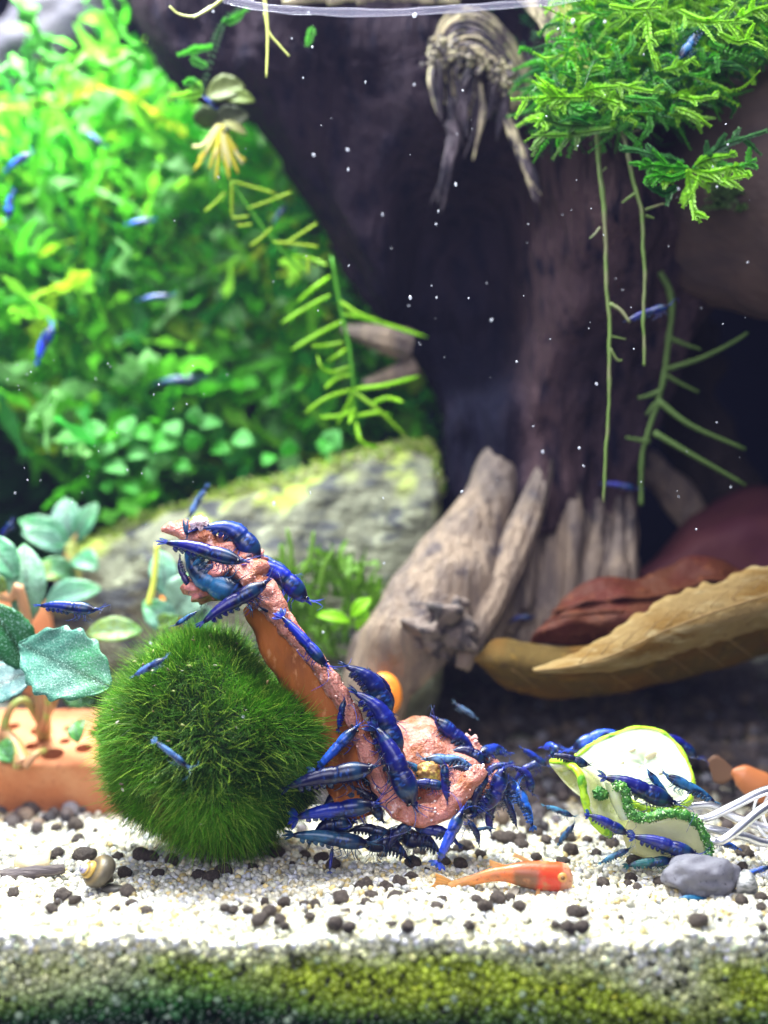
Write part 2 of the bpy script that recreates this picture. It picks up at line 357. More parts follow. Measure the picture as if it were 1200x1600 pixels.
# ------------------------------------------------------------------ soil pellets lying on the sand, each an object
def pellets():
    # px, py, radius in photo px
    L = [(20, 1398, 11), (88, 1335, 12), (133, 1335, 17), (42, 1378, 0), (97, 1398, 14), (117, 1407, 10), (80, 1421, 11), (89, 1413, 6), (200, 1394, 12), (206, 1414, 10), (180, 1424, 9), (229, 1427, 13), (243, 1420, 6),
         (122, 1312, 10), (88, 1294, 9), (118, 1290, 14), (183, 1340, 9), (195, 1365, 11), (220, 1336, 14), (237, 1339, 12), (268, 1345, 12), (247, 1366, 9), (310, 1370, 13), (330, 1372, 16), (350, 1362, 14), (395, 1358, 9), (365, 1424, 8), (352, 1421, 9), (388, 1425, 8), (398, 1443, 0),
         (432, 1333, 15), (430, 1315, 7), (476, 1337, 9), (502, 1341, 12), (521, 1352, 13), (536, 1381, 0), (568, 1384, 13), (533, 1405, 14), (512, 1415, 0), (444, 1412, 10), (413, 1412, 8), (420, 1426, 13), (405, 1437, 13), (437, 1437, 10), (445, 1449, 9), (484, 1434, 10), (540, 1428, 9), (565, 1431, 9), (524, 1443, 15), (546, 1455, 11), (492, 1415, 9), (475, 1415, 8), (602, 1387, 11), (580, 1402, 13), (572, 1414, 11), (625, 1381, 12), (642, 1372, 11), (618, 1403, 13), (640, 1401, 9), (645, 1348, 13), (655, 1333, 10), (693, 1347, 11), (628, 1432, 10), (649, 1438, 9), (611, 1447, 9), (637, 1449, 12), (690, 1409, 10), (684, 1420, 13), (682, 1425, 11), (683, 1445, 9), (734, 1448, 10), (738, 1434, 5), (745, 1408, 9), (759, 1417, 13), (778, 1405, 14), (720, 1350, 12), (730, 1322, 13), (716, 1328, 10), (750, 1336, 9), (776, 1307, 12), (796, 1309, 13), (785, 1309, 14), (812, 1310, 11), (815, 1320, 11), (840, 1302, 10), (855, 1313, 11), (845, 1262, 15), (868, 1266, 10), (888, 1307, 13), (892, 1328, 13), (872, 1316, 8), (880, 1347, 11), (838, 1340, 8), (812, 1418, 11), (797, 1404, 8), (898, 1425, 14), (911, 1427, 10), (888, 1458, 12), (910, 1455, 13), (868, 1447, 8), (851, 1434, 3), (942, 1381, 11), (986, 1374, 10), (983, 1384, 9), (996, 1390, 9), (1009, 1380, 6), (1032, 1379, 11), (990, 1345, 12), (1004, 1341, 10), (1014, 1348, 10), (1091, 1439, 15), (1097, 1442, 8), (1160, 1409, 12), (1190, 1404, 11), (1192, 1452, 8), (1164, 1332, 15), (1148, 1375, 8), (1160, 1356, 9), (970, 1437, 5), (960, 1425, 0), (1190, 1420, 9), (918, 1313, 9), (930, 1335, 9), (957, 1318, 12), (945, 1310, 9), (1186, 1318, 14), (1172, 1308, 9), (700, 1330, 7), (668, 1362, 5), (598, 1337, 8), (455, 1352, 6), (150, 1300, 5), (1125, 1440, 5), (955, 1455, 3), (975, 1424, 3), (50, 1300, 4), (290, 1330, 0)]
    r = random.Random(5); protos = []
    for k in range(9):
        V, F = lump((0, 0, 0), (1, .95, .88), 3, .20 if k % 3 else .38, 1.1, k * 7.3); protos.append(mesh_data('soil_pellet', V, F, M_pellet))
    n = 0
    for px, py, rad in L:
        if rad <= 2: continue
        p = G(px, py + rad * .75); s = S(rad, p[1])
        o = bpy.data.objects.new('soil_pellet', protos[n % 9]); C.objects.link(o); n += 1
        o.location = (p[0], p[1], p[2] + s * .55 + .05); o.scale = (s * r.uniform(.92, 1.12), s, s * r.uniform(.8, 1.02)); o.rotation_euler = (r.uniform(0, .5), r.uniform(0, .5), r.uniform(0, 6.28))
        marks = [((158, 1390), 'beside the banded snail'), ((60, 1370), 'beside the twig and shell chip'), ((200, 1415), 'right of the banded snail'), ((120, 1310), 'just below the terracotta block'), ((320, 1365), 'at the foot of the moss ball'), ((230, 1345), 'below the left of the moss ball'), ((470, 1340), 'right of the moss ball'), ((430, 1430), 'in the sand row below the moss ball'),
                 ((530, 1440), 'in the cluster under the thin pale shrimp'), ((600, 1400), 'in the cluster left of the fish tail'), ((640, 1440), 'in the row under the fish tail'), ((710, 1335), 'by the tail of the standing bright shrimp'), ((690, 1415), 'just under the fish tail'), ((760, 1415), 'just under the fish belly'), ((785, 1308), 'above the fish back'), ((870, 1310), 'between the fish head and the cucumber'), ((900, 1425), 'below right of the fish head'), ((900, 1455), 'near the front edge right of the fish'),
                 ((990, 1380), 'left of the grey pebble'), ((1000, 1345), 'under the cucumber slices'), ((945, 1315), 'under the folded cucumber slice'), ((1093, 1440), 'in front of the grey pebble'), ((1165, 1400), 'right of the grey pebble'), ((1175, 1325), 'under the fork'), ((870, 1265), 'left of the folded cucumber slice')]
        wh = min(marks, key=lambda q: (q[0][0] - px) ** 2 + 2 * (q[0][1] - py) ** 2)[1]
        tag(o, ('small ' if rad < 9 else 'large ' if rad > 12.5 else '') + 'dark brown soil pellet ' + wh, 'soil pellet', 'soil pellets scattered on the white sand')
pellets()

# pebble, shell bits, twig, banded snail
p = G(1100, 1405)
V, F = lump(p + np.array([0, .3, .42]), (.78, .62, .52), 5, .34, .85, 6.3, .12); tag(obj('pebble', V, F, M_pebble), 'large smooth grey pebble beside the cucumber slices', 'pebble')
p = G(1167, 1405)
V, F = sheet([[p + np.array([-.22, 0, .05]), p + np.array([0, .1, .02]), p + np.array([.2, 0, .05])], [p + np.array([-.25, -.1, .3]), p + np.array([0, -.22, .38]), p + np.array([.2, -.1, .3])], [p + np.array([-.1, .12, .55]), p + np.array([.05, .1, .6]), p + np.array([.16, .1, .5])]], .05, 12, 8)
tag(obj('shell_fragment', V, F, mat('shell_grey', (.38, .38, .38), rough=.4, noise=[(6, 3, (.16, .17, .16), .5, .6, (1, 1, 5))])), 'small striped grey shell fragment right of the pebble', 'shell')
p = G(53, 1362)
V, F = sheet([[p + np.array([-.40, .1, .04]), p + np.array([0, .0, .0]), p + np.array([.38, .1, .04])], [p + np.array([-.42, -.1, .25]), p + np.array([0, -.22, .2]), p + np.array([.4, -.1, .22])], [p + np.array([-.36, .1, .46]), p + np.array([0, .1, .38]), p + np.array([.38, .1, .52])]], .07, 14, 8, rough=.05, rs=3)
tag(obj('shell_fragment', V, F, M_cream), 'cream translucent shell chip behind the small twig', 'shell')
p = G(55, 1376)
V, F = tube(smoothpath([p + np.array([-1.0, .1, .12]), p + np.array([-.5, 0, .14]), p + np.array([.1, 0, .2]), p + np.array([.65, .1, .26])], 22), np.interp(np.linspace(0, 1, 22), [0, .2, .6, 1], [.06, .13, .15, .11]), 12, disp=.3, dscale=3, fibre=.1)
tag(obj('twig', V, F, M_twig), 'short grey weathered twig lying on the sand at left', 'twig')

def spiral_shell(center, size, colf, turns=3.6, axis_rot=(0, 0, 0), high=1.5):
    n, seg = 90, 14; V, K = [], []
    for i in range(n):
        t = i / (n - 1); a = t * turns * 2 * math.pi; g = math.exp(-2.3 * (1 - t)); rr = .56 * g; R0 = .52 * g
        cz = high * (1 - g)
        for k in range(seg):
            b = k / seg * 2 * math.pi; q = R0 + rr * math.cos(b)
            V.append((q * math.cos(a), q * math.sin(a), cz + rr * 1.1 * math.sin(b) - .3)); K.append(colf(t, k / seg))
    F = [(i * seg + k, i * seg + (k + 1) % seg, (i + 1) * seg + (k + 1) % seg, (i + 1) * seg + k) for i in range(n - 1) for k in range(seg)]
    F += [tuple(range(seg))[::-1], tuple((n - 1) * seg + k for k in range(seg))]
    from mathutils import Euler
    m = np.array(Euler(axis_rot).to_matrix()); V = np.array(V) @ m.T * size + np.asarray(center)
    return V, F, np.array(K)
def band(t, k):
    if t < .45: return (.45, .42, .60) if k % .3 < .15 else (.16, .14, .2)
    if t < .75: return (.62, .40, .09) if (k * 6) % 1 < .55 else (.12, .07, .02)
    return (.10, .085, .06) if (k * 5) % 1 < .7 else (.24, .17, .07)
p = G(158, 1395)
sn = empty('snail', 'banded brown and yellow spiral shell snail on the sand', 'snail', loc=tuple(p))
V, F, K = spiral_shell((0, 0, .40), .50, band, axis_rot=(R(64), R(10), R(-58))); obj('shell', V, F, M_shell, sn, K)
V, F = lump((.28, -.05, .10), (.26, .18, .10), 3, .2, 2, 4); obj('foot', V, F, mat('snail_foot', (.06, .055, .045), rough=.4), sn)
def ora(t, k): return (.85, .26, .03) if t > .3 else (.95, .42, .08)
for (px, py, Y, s, lab, rot) in [(604, 1090, 4.8, .58, 'orange snail on the wood behind the pink food strip', (R(80), R(20), R(10))), (282, 945, 7, .62, 'blurred orange snail behind the top of the moss ball', (R(75), R(-15), R(30)))]:
    q = P(px, py, Y); o = empty('snail', lab, 'snail', loc=tuple(q))
    V, F, K = spiral_shell((0, 0, 0), s, ora, axis_rot=rot, high=.9); V[:, 2] *= 1.35; obj('shell', V, F, M_shell, o, K)
    V, F = lump((.05, -.05, -s * 1.05), (s * .45, s * .3, s * .3), 3, .2, 2, 4); obj('foot', V, F, mat('snail_foot_pale', (.55, .30, .14), rough=.4), o)

# ------------------------------------------------------------------ moss ball
def mossball():
    c = P(328, 1158, 1.0); rad = 2.48
    root = empty('moss_ball', 'big fuzzy round green moss ball resting on the white sand', 'moss ball', loc=tuple(c))
    def rr(D): return rad * (1.0 + .19 * fastnoise(D * 1.0, 31, ((.8, 1.0), (1.9, .6)))) * (1 - .03 * D[:, 2]) * (1 - .21 * np.exp(-((D[:, 0] - .66) ** 2 + (D[:, 2] - .72) ** 2) / .10)) * (1 - .07 * np.exp(-((D[:, 0] + .05) ** 2 + (D[:, 2] + .1) ** 2) / .05)) * (1 + .05 * np.exp(-((D[:, 0] - .95) ** 2 + (D[:, 2] - .15) ** 2) / .12))
    V, F = ico(5); r0 = rr(V); obj('core', V * (r0 * .97)[:, None], F, M_core, root)
    r = np.random.default_rng(17); n = 52000
    D = r.normal(size=(n, 3)); D /= np.linalg.norm(D, axis=1)[:, None]; D = D[D[:, 1] < .45]; n = len(D)
    base = D * rr(D)[:, None] * .96
    # clumps: filaments lean with a smooth field
    fx = fastnoise(D * 6, 41); fy = fastnoise(D * 6, 42); fz = fastnoise(D * 6, 43)
    lean = np.stack([fx, fy, fz], 1) * .75 + r.normal(0, .5, (n, 3)); lean[:, 2] -= .1
    # the fuzz parts around a dark dent at the upper right
    L = (.20 + .26 * r.random(n)) * (1 + .35 * fastnoise(D * 2, 51))
    side = np.cross(D, r.normal(size=(n, 3))); side /= np.linalg.norm(side, axis=1)[:, None]
    seg = 4; W = np.array([.0105, .0095, .008, .005, .001]); rings = []
    for s in range(seg + 1):
        t = s / seg; cpt = base + D * (L * t)[:, None] + lean * (L * t * t)[:, None] * .9
        fr2 = np.cross(D, side)
        for k in range(3):
            a = k * 2.094; rings.append(cpt + (side * math.cos(a) + fr2 * math.sin(a)) * W[s])
    V = np.stack(rings, 1)                               # n, 15, 3
    q = []
    for s in range(seg):
        for k in range(3): q.append((s * 3 + k, s * 3 + (k + 1) % 3, s * 3 + 3 + (k + 1) % 3, s * 3 + 3 + k))
    F = np.array(q)[None] + (np.arange(n) * 15)[:, None, None]
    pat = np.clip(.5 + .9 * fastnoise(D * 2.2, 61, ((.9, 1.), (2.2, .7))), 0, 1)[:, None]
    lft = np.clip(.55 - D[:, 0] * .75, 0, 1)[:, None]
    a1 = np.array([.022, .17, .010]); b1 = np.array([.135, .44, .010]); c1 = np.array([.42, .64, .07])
    pat = pat * np.clip(1.15 - 1.15 * np.exp(-((D[:, 0] - .25) ** 2 + (D[:, 2] - .12) ** 2) / .10) - .8 * np.exp(-((D[:, 0] + .1) ** 2 + (D[:, 2] - .5) ** 2) / .04) - .7 * np.clip(D[:, 0] - .1, 0, 1) * np.clip(.4 - D[:, 2], 0, 1), .0, 1)[:, None]; lft = lft * .9  # recess shade and a darker, shaded right side go into the filament colour
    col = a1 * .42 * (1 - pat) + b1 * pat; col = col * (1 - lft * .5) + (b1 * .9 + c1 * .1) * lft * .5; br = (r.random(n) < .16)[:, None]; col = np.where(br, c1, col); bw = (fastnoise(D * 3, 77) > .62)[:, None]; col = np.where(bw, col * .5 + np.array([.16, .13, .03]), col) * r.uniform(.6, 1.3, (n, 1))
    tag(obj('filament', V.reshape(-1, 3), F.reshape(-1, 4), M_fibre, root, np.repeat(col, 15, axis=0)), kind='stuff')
mossball()
def debris():
    r = np.random.default_rng(91); o = bpy.data.objects['moss_ball']; D = r.normal(size=(70, 3)); D[:, 1] = -abs(D[:, 1]); D /= np.linalg.norm(D, axis=1)[:, None]
    cols = np.array([[.20, .13, .05], [.50, .48, .36], [.10, .07, .04], [.30, .34, .10]])[r.choice(4, 70)]
    b = scatter('debris', D * 2.78 * r.uniform(.97, 1.0, (70, 1)), r.uniform(.02, .055, 70), cols, M_grain, 1, 4, jag=.4, squash=(1.5, .6, .5)); b.parent = o; tag(b, kind='stuff')
debris()

# ------------------------------------------------------------------ shrimps
def shrimp_meshes(bend, key):
    """unit-length shrimp along +X (head), back towards +Z. Returns part name -> list of mesh data."""
    prof = [(-.46, .016, .014), (-.42, .026, .022), (-.36, .036, .030), (-.29, .046, .038), (-.21, .056, .044), (-.12, .066, .049), (-.03, .073, .053), (.03, .070, .052), (.06, .076, .057), (.13, .080, .062), (.21, .076, .060), (.28, .060, .046), (.33, .042, .034), (.37, .026, .018), (.41, .012, .007), (.46, .004, .003)]
    n = 46; pr = smoothpath(prof, n)
    def spine(x):
        # the abdomen curves down behind x=0; a soft hump sits over its third segment
        if x < 0:
            a = bend * (-x); rr = (math.sin(a) / bend if abs(bend) > 1e-3 else -x); zz = -(1 - math.cos(a)) / bend if abs(bend) > 1e-3 else 0
            return np.array([-rr, 0, zz + .012 * math.sin(-x * 2 * math.pi / .9)]), np.array([math.cos(a), 0, math.sin(a)])
        a = bend * .25 * x; return np.array([x, 0, -a * x * .5 + (.012 if x > .36 else 0)]), np.array([1, 0, -a])
    V, seg = [], 16
    for x, h, wv in pr:
        c, t = spine(x); u = np.array([-t[2], 0, t[0]]); u /= np.linalg.norm(u)
        g = 1.0
        if x < .02: ph = ((-x) % .078) / .078; g = 1.05 - .11 * ph
        for k in range(seg):
            a = 2 * math.pi * k / seg; s_, c_ = math.sin(a), math.cos(a)
            hh = h * (1.0 if c_ > 0 else .86) * g
            V.append(c + u * c_ * hh + np.array([0, 1, 0]) * s_ * wv * g)
    F = [(i * seg + k, (i + 1) * seg + k, (i + 1) * seg + (k + 1) % seg, i * seg + (k + 1) % seg) for i in range(n - 1) for k in range(seg)]
    F += [tuple(range(seg)), tuple((n - 1) * seg + k for k in range(seg))[::-1]]
    out = {'body': [mesh_data('shrimp_body', V, F, M_shrimp)]}
    # tail fan: telson and four blades
    c, t = spine(-.45); u = np.array([-t[2], 0, t[0]]); blades = []
    for k, a in enumerate((-52, -26, 0, 26, 52)):
        a = R(a); d = -t * math.cos(a) + np.array([0, math.sin(a), 0]) + u * (.12 if k % 2 else -.02)
        Vb, Fb, _ = leaf(c + t * .015, c + d * (.125 if k != 2 else .105), .042, up=u, bend=.03, fold=.05, thick=.006, nu=6, nv=5, peak=.62)
        blades.append((Vb, Fb))
    out['tail_fan'] = [mesh_data('shrimp_tail_fan', *join(blades)[:2], M_fan)]
    r = random.Random(key)
    legs = []
    for i in range(5):
        for s in (-1, 1):
            x0 = .24 - i * .045; c, _ = spine(x0); f = r.uniform(-.03, .03)
            pts = [c + np.array([0, s * .03, -.055]), c + np.array([.03 + f, s * .075, -.10]), c + np.array([.015 + .03 * (2 - i) + f, s * .07, -.122 - .02 * r.random()]), c + np.array([-.01 + .05 * (2 - i) + f, s * .06, -.145])]
            legs.append(mesh_data('shrimp_leg', *tube(smoothpath(pts, 7), np.linspace(.006, .002, 7), 5), M_limb))
    out['leg'] = legs
    sw = []
    for i in range(5):
        x0 = -.03 - i * .072; c, t = spine(x0); u = np.array([-t[2], 0, t[0]])
        for s in (-1, 1):
            Vb, Fb, _ = leaf(c - u * (.04 - .004 * i) + np.array([0, s * .03, 0]), c - u * (.064 - .005 * i) - t * .05 + np.array([0, s * .03, 0]), .085, up=(0, 1, 0), bend=.1, thick=.008, nu=6, nv=4)
            sw.append(mesh_data('shrimp_swimmeret', Vb, Fb, M_limb))
    out['swimmeret'] = sw
    eyes = []
    for s in (-1, 1):
        c, _ = spine(.335); V, F = ico(2); eyes.append(mesh_data('shrimp_eye', V * .017 + c + np.array([.01, s * .043, .016]), [tuple(f) for f in F], M_eye))
    out['eye'] = eyes
    an = []
    for s in (-1, 1):
        c, _ = spine(.37)
        pts = [c + np.array([0, s * .012, -.005]), c + np.array([.10, s * .06, .03]), c + np.array([.17, s * .16, .02 + .05 * r.random()]), c + np.array([.12, s * .30, -.06 + .08 * r.random()])]
        an.append(mesh_data('shrimp_antenna', *tube(smoothpath(pts, 12), np.linspace(.005, .0014, 12), 4), M_limb))
        pts = [c + np.array([0, s * .01, 0]), c + np.array([.08, s * .02, .03]), c + np.array([.15, s * .04, .075 + .02 * r.random()])]
        an.append(mesh_data('shrimp_antenna', *tube(smoothpath(pts, 7), np.linspace(.006, .0016, 7), 4), M_limb))
    out['antenna'] = an
    return out
BENDS = [0.15, 0.9, 1.7, 2.7]
LIB = {}
COLS = {'deep': (.006, .011, .20, 1), 'blue': (.008, .032, .42, 1), 'navy': (.003, .005, .05, 1), 'pale': (.10, .22, .48, 1), 'teal': (.02, .12, .32, 1), 'violet': (.035, .012, .16, 1), 'bright': (.02, .10, .80, 1), 'green': (.01, .10, .16, 1)}
def shrimp(tail, head, Y, dY, col, label, bend=1, roll=0, group=None, full=True, fat=1.0):
    a, b = P(*tail, Y - dY / 2), P(*head, Y + dY / 2)
    X = Vector(b - a); L = X.length * 1.06; X.normalize()
    up = Vector((0, 0, 1)) if abs(X.z) < .96 else Vector((-1, 0, 0))
    Yv = up.cross(X).normalized(); Z = X.cross(Yv)
    q = Matrix.Rotation(R(roll), 3, X); Yv = q @ Yv; Z = q @ Z
    if bend not in LIB: LIB[bend] = shrimp_meshes(BENDS[bend], bend + 3)
    root = bpy.data.objects.new('shrimp', None); C.objects.link(root); root.empty_display_size = .2
    m = Matrix(((X.x, Yv.x, Z.x), (X.y, Yv.y, Z.y), (X.z, Yv.z, Z.z))).to_4x4()
    sag = Vector((0, 0, (.10 * BENDS[bend] * .45) * L))     # keep the chord on the traced line
    m.translation = Vector((a + b) / 2) + Z * (BENDS[bend] * .035 * L)
    root.matrix_world = m @ Matrix.Diagonal((L, L * fat * 1.14, L * fat * 1.14, 1))
    tag(root, label, 'shrimp', group or 'blue shrimps around the food and plants')
    rv = random.Random(label); vr = [rv.uniform(.6, 1.3), rv.uniform(.6, 1.35), rv.uniform(.65, 1.15)]; base_c = tuple(min(1, c * q) for c, q in zip(COLS[col][:3], vr)) + (1,)
    for name, meshes in LIB[bend].items():
        if not full and name in ('swimmeret', 'leg', 'eye'): continue
        for me in meshes:
            o = bpy.data.objects.new(name, me); C.objects.link(o); o.parent = root; o.color = base_c
            if name in ('tail_fan', 'antenna') and col != 'navy': o.color = tuple(min(1, v * 1.15 + .012) for v in base_c[:3]) + (1,)
    return root
SH = [
 # tail, head, Y, dY, colour, label, bend, roll, fat
 ((322, 760), (293, 815), 5.0, .3, 'pale', 'faded blue shrimp diving head down behind the tip of the food strip', 0, 0, .9),
 ((258, 846), (392, 882), -.75, -.3, 'deep', 'striped blue shrimp with fanned tail lying across the upper food lump', 0, 14, 1.0),
 ((325, 800), (412, 890), .3, .2, 'blue', 'bright blue humped shrimp curving over the top of the food strip', 2, 0, 1.6),
 ((268, 862), (400, 935), .1, -.2, 'teal', 'large grey blue shrimp with curved belly under the upper food lump', 2, 180, 1.55),
 ((395, 868), (487, 948), .35, .2, 'blue', 'blue shrimp heading down right along the neck of the food strip', 1, 0, 1.45),
 ((378, 862), (462, 905), .75, 0, 'teal', 'dark backed shrimp lying just behind the neck shrimp of the food strip', 1, 0, 1.1),
 ((315, 972), (428, 905), -.9, .3, 'deep', 'dark indigo shrimp slanting up from the top of the moss ball', 0, 6, 1.1),
 ((276, 872), (300, 922), .2, 0, 'violet', 'small purple shrimp hanging under the left end of the food lump', 1, 180, 1.1),
 ((314, 946), (330, 912), .6, 0, 'pale', 'small pale shrimp hanging below the belly of the large grey blue shrimp', 0, 0, 1.0),
 ((308, 955), (270, 980), -.6, 0, 'teal', 'little teal shrimp sitting on the top left of the moss ball', 0, 0, .9),
 ((440, 962), (518, 1050), -.75, -.3, 'blue', 'slim blue shrimp clinging to the orange side of the food strip', 0, 45, 1.05),
 ((556, 1030), (612, 1135), .0, .2, 'deep', 'blue shrimp climbing the right edge of the food strip middle', 1, 0, 1.6),
 ((572, 1072), (625, 1200), -.25, 0, 'deep', 'dark blue shrimp below the one on the right edge of the strip', 1, 0, 1.5),
 ((590, 1135), (652, 1272), -.55, -.2, 'deep', 'long dark shrimp running head down beside the pink food slab', 0, 30, 1.6),
 ((492, 1205), (565, 1128), -.55, .2, 'bright', 'bright blue shrimp with shining back right of the moss ball', 0, 60, 1.2),
 ((528, 1140), (540, 1088), -.3, 0, 'deep', 'tiny shrimp upright on the lower part of the food strip', 0, 30, 1.2),
 ((448, 1228), (598, 1198), -.9, 0, 'navy', 'near black shrimp with dotted white back line beside the moss ball', 0, 12, 1.15),
 ((462, 1276), (600, 1256), -.7, 0, 'blue', 'glossy blue shrimp lying level just under the near black one', 0, 40, 1.25),
 ((455, 1303), (590, 1322), -.4, 0, 'teal', 'dim teal shrimp lowest on the sand right of the moss ball', 0, 10, 1.05),
 ((515, 1362), (520, 1322), -.7, .3, 'deep', 'tiny shrimp pointing up from a soil pellet below the swarm', 0, 0, 1.1),
 ((560, 1225), (600, 1290), -.1, 0, 'navy', 'black shrimp pressed in the dark gap under the food strip', 1, 0, 1.3),
 ((545, 1290), (620, 1310), .3, 0, 'navy', 'black shrimp on the sand under the bend of the food strip', 1, 0, 1.3),
 ((600, 1322), (650, 1282), -.2, 0, 'navy', 'dark shrimp with blue glint under the lower food strip', 1, 0, 1.5),
 ((720, 1310), (640, 1292), -.2, .2, 'deep', 'dark blue shrimp under the pink bar facing left', 1, 0, 1.4),
 ((684, 1348), (726, 1258), -1.0, .3, 'bright', 'bright blue shrimp standing tail down on the sand below the pink bar', 0, 40, 1.35),
 ((753, 1318), (728, 1278), -.6, 0, 'navy', 'thin dark shrimp behind the bright one standing on the sand', 1, 0, 1.2),
 ((745, 1178), (672, 1118), .9, 0, 'deep', 'dark blue shrimp on the upper corner of the pink slab facing up left', 0, 0, 1.4),
 ((792, 1168), (745, 1180), .9, -.7, 'blue', 'round headed blue shrimp facing the camera right of the pink slab', 1, 20, 1.5),
 ((742, 1192), (655, 1188), .15, 0, 'pale', 'pale blue shrimp stretched across the middle of the pink slab', 1, 10, 1.1),
 ((638, 1222), (702, 1232), -.35, 0, 'deep', 'blue shrimp lying in the hollow above the pink bar', 1, 0, 1.4),
 ((698, 1252), (695, 1186), -.55, 0, 'deep', 'narrow dark shrimp upright in front of the pink slab', 0, 0, 1.2),
 ((706, 1195), (742, 1210), -.1, 0, 'navy', 'short dark shrimp tucked behind the tip of the pink bar', 1, 0, 1.5),
 ((755, 1278), (788, 1192), -.1, 0, 'deep', 'dark blue shrimp upright at the right end of the pink bar', 1, 180, 1.6),
 ((735, 1262), (765, 1205), -.25, .2, 'navy', 'navy shrimp between the pink bar tip and the upright one', 1, 0, 1.5),
 ((780, 1232), (735, 1282), .3, 0, 'navy', 'black shrimp lying low behind the pink bar end', 1, 0, 1.5),
 ((833, 1292), (806, 1222), -.4, .3, 'bright', 'shiny shrimp with white glint on its head right of the swarm', 0, 70, 1.35),
 ((812, 1190), (832, 1245), .3, 0, 'deep', 'dark blue shrimp curled behind the white glint shrimp', 2, 0, 1.4),
 ((808, 1292), (785, 1235), .0, 0, 'navy', 'slender black shrimp left of the white glint shrimp', 0, 0, 1.0),
 ((745, 1122), (708, 1098), 3, 0, 'pale', 'small blue shrimp swimming above the pink slab near the dark soil', 0, 0, 1.0),
 ((815, 1168), (858, 1200), 1.2, 0, 'blue', 'blue shrimp reaching the left tip of the cucumber', 0, 0, 1.1),
 ((800, 1215), (856, 1188), 1.5, 0, 'deep', 'dim shrimp on the soil left of the cucumber', 1, 0, 1.3),
 ((850, 1160), (878, 1178), 1.4, -.6, 'bright', 'blue shrimp with raised head at the upper left of the cucumber', 1, 0, 1.7),
 ((975, 1138), (885, 1178), 1.9, 0, 'bright', 'blue shrimp behind the upper left rim of the round cucumber slice', 1, 0, 1.35),
 ((1032, 1142), (1094, 1190), 2.1, 0, 'deep', 'indigo shrimp behind the right rim of the round cucumber slice', 1, 0, 1.25),
 ((865, 1178), (925, 1198), -.1, 0, 'navy', 'black and teal shrimp on top of the folded cucumber slice', 0, 20, 1.4),
 ((945, 1212), (1065, 1262), -.35, 0, 'deep', 'big dark blue shrimp across the middle of the cucumber', 0, 15, 1.3),
 ((1048, 1252), (1008, 1200), -.2, 0, 'teal', 'teal shrimp climbing up the face of the round cucumber slice', 0, 20, 1.05),
 ((1118, 1252), (1032, 1208), -.3, 0, 'teal', 'pale teal shrimp on the round cucumber slice beside the fork tines', 0, 10, 1.0),
 ((920, 1272), (985, 1306), -.9, 0, 'deep', 'round headed dark blue shrimp under the folded cucumber fold', 0, 30, 1.4),
 ((990, 1305), (1100, 1342), -.95, -.2, 'deep', 'dark blue shrimp along the lower flesh edge of the cucumber', 0, 20, 1.25),
 ((938, 1348), (988, 1325), -.9, 0, 'teal', 'small translucent teal shrimp on the sand under the cucumber', 0, 0, 1.1),
 ((980, 1352), (1060, 1344), -.9, 0, 'green', 'dark teal shrimp in front of the pellets under the cucumber', 0, 10, 1.15),
 ((1055, 1400), (1128, 1418), -1.9, 0, 'teal', 'light blue shrimp on the sand in front of the grey pebble', 1, 0, 1.0),
 ((1150, 1372), (1212, 1352), -1.5, 0, 'bright', 'light blue shrimp leaving the frame right of the pebble', 0, 0, .8),
 ((1155, 1326), (1108, 1310), -.2, 0, 'bright', 'small blue shrimp under the fork tines right of the cucumber', 0, 0, 1.2),
 ((850, 1258), (900, 1278), .5, 0, 'pale', 'pale blue shrimp on the sand left of the cucumber fold', 0, 0, 1.0),
 ((872, 1318), (900, 1285), .2, 0, 'teal', 'teal shrimp between soil pellets left of the cucumber', 0, 0, 1.2),
 ((772, 1292), (735, 1300), -.4, 0, 'green', 'small faded green shrimp on the sand below the pink bar tip', 1, 0, .9),
 ((475, 1408), (540, 1409), -2.0, 0, 'teal', 'thin pale blue shrimp alone on the sand left of the orange fish', 0, 0, .75),
 ((62, 945), (160, 955), -.4, 0, 'blue', 'blue shrimp swimming above the big leaf at left', 0, 0, 1.15),
 ((208, 1056), (262, 1027), -2.4, 0, 'pale', 'small blue shrimp swimming in front of the moss ball upper left', 0, 0, .95),
 ((243, 1158), (297, 1202), -2.5, 0, 'pale', 'small pale blue shrimp on the middle of the moss ball', 0, 40, .95),
 ((440, 968), (400, 945), -.2, 0, 'navy', 'shrimp clinging behind the neck of the food strip', 1, 0, 1.0),
 ((980, 500), (1052, 476), 3.0, 0, 'deep', 'dark blue shrimp resting on the hanging roots at right', 0, 0, 1.0),
 ((960, 168), (985, 200), 2.6, 0, 'teal', 'teal shrimp under the edge of the big moss clump', 0, 40, 1.3),
 ((1100, 40), (1058, 98), 1.8, 0, 'teal', 'dim blue shrimp amid the moss at upper right', 0, 0, 1.2),
 ((1010, 128), (1045, 136), 2.4, 0, 'deep', 'small dark shrimp inside the moss left of the branch', 0, 0, 1.3),
 ((425, 352), (448, 320), 9.5, 0, 'green', 'dark teal shrimp on the green plants beside the trunk', 0, 0, 1.4),
 ((218, 468), (272, 462), 9.0, 0, 'teal', 'blurred teal shrimp in the middle of the green plants', 0, 0, 1.1),
 ((58, 565), (84, 505), 8.0, 0, 'bright', 'violet blue shrimp swimming upright before the left plants', 0, 0, 1.5),
 ((20, 298), (12, 345), 7.5, 0, 'bright', 'upright blue shrimp at the left edge of the frame', 0, 0, 1.7),
 ((10, 265), (52, 238), 9.0, 0, 'bright', 'blurred blue shrimp at upper left on the plants', 0, 0, 1.5),
 ((135, 208), (165, 230), 10.0, 0, 'bright', 'small blurred blue shrimp high on the plants', 0, 0, 1.4),
 ((198, 350), (242, 344), 9.5, 0, 'bright', 'small blue shrimp on the plants below the yellow roots', 0, 0, 1.2),
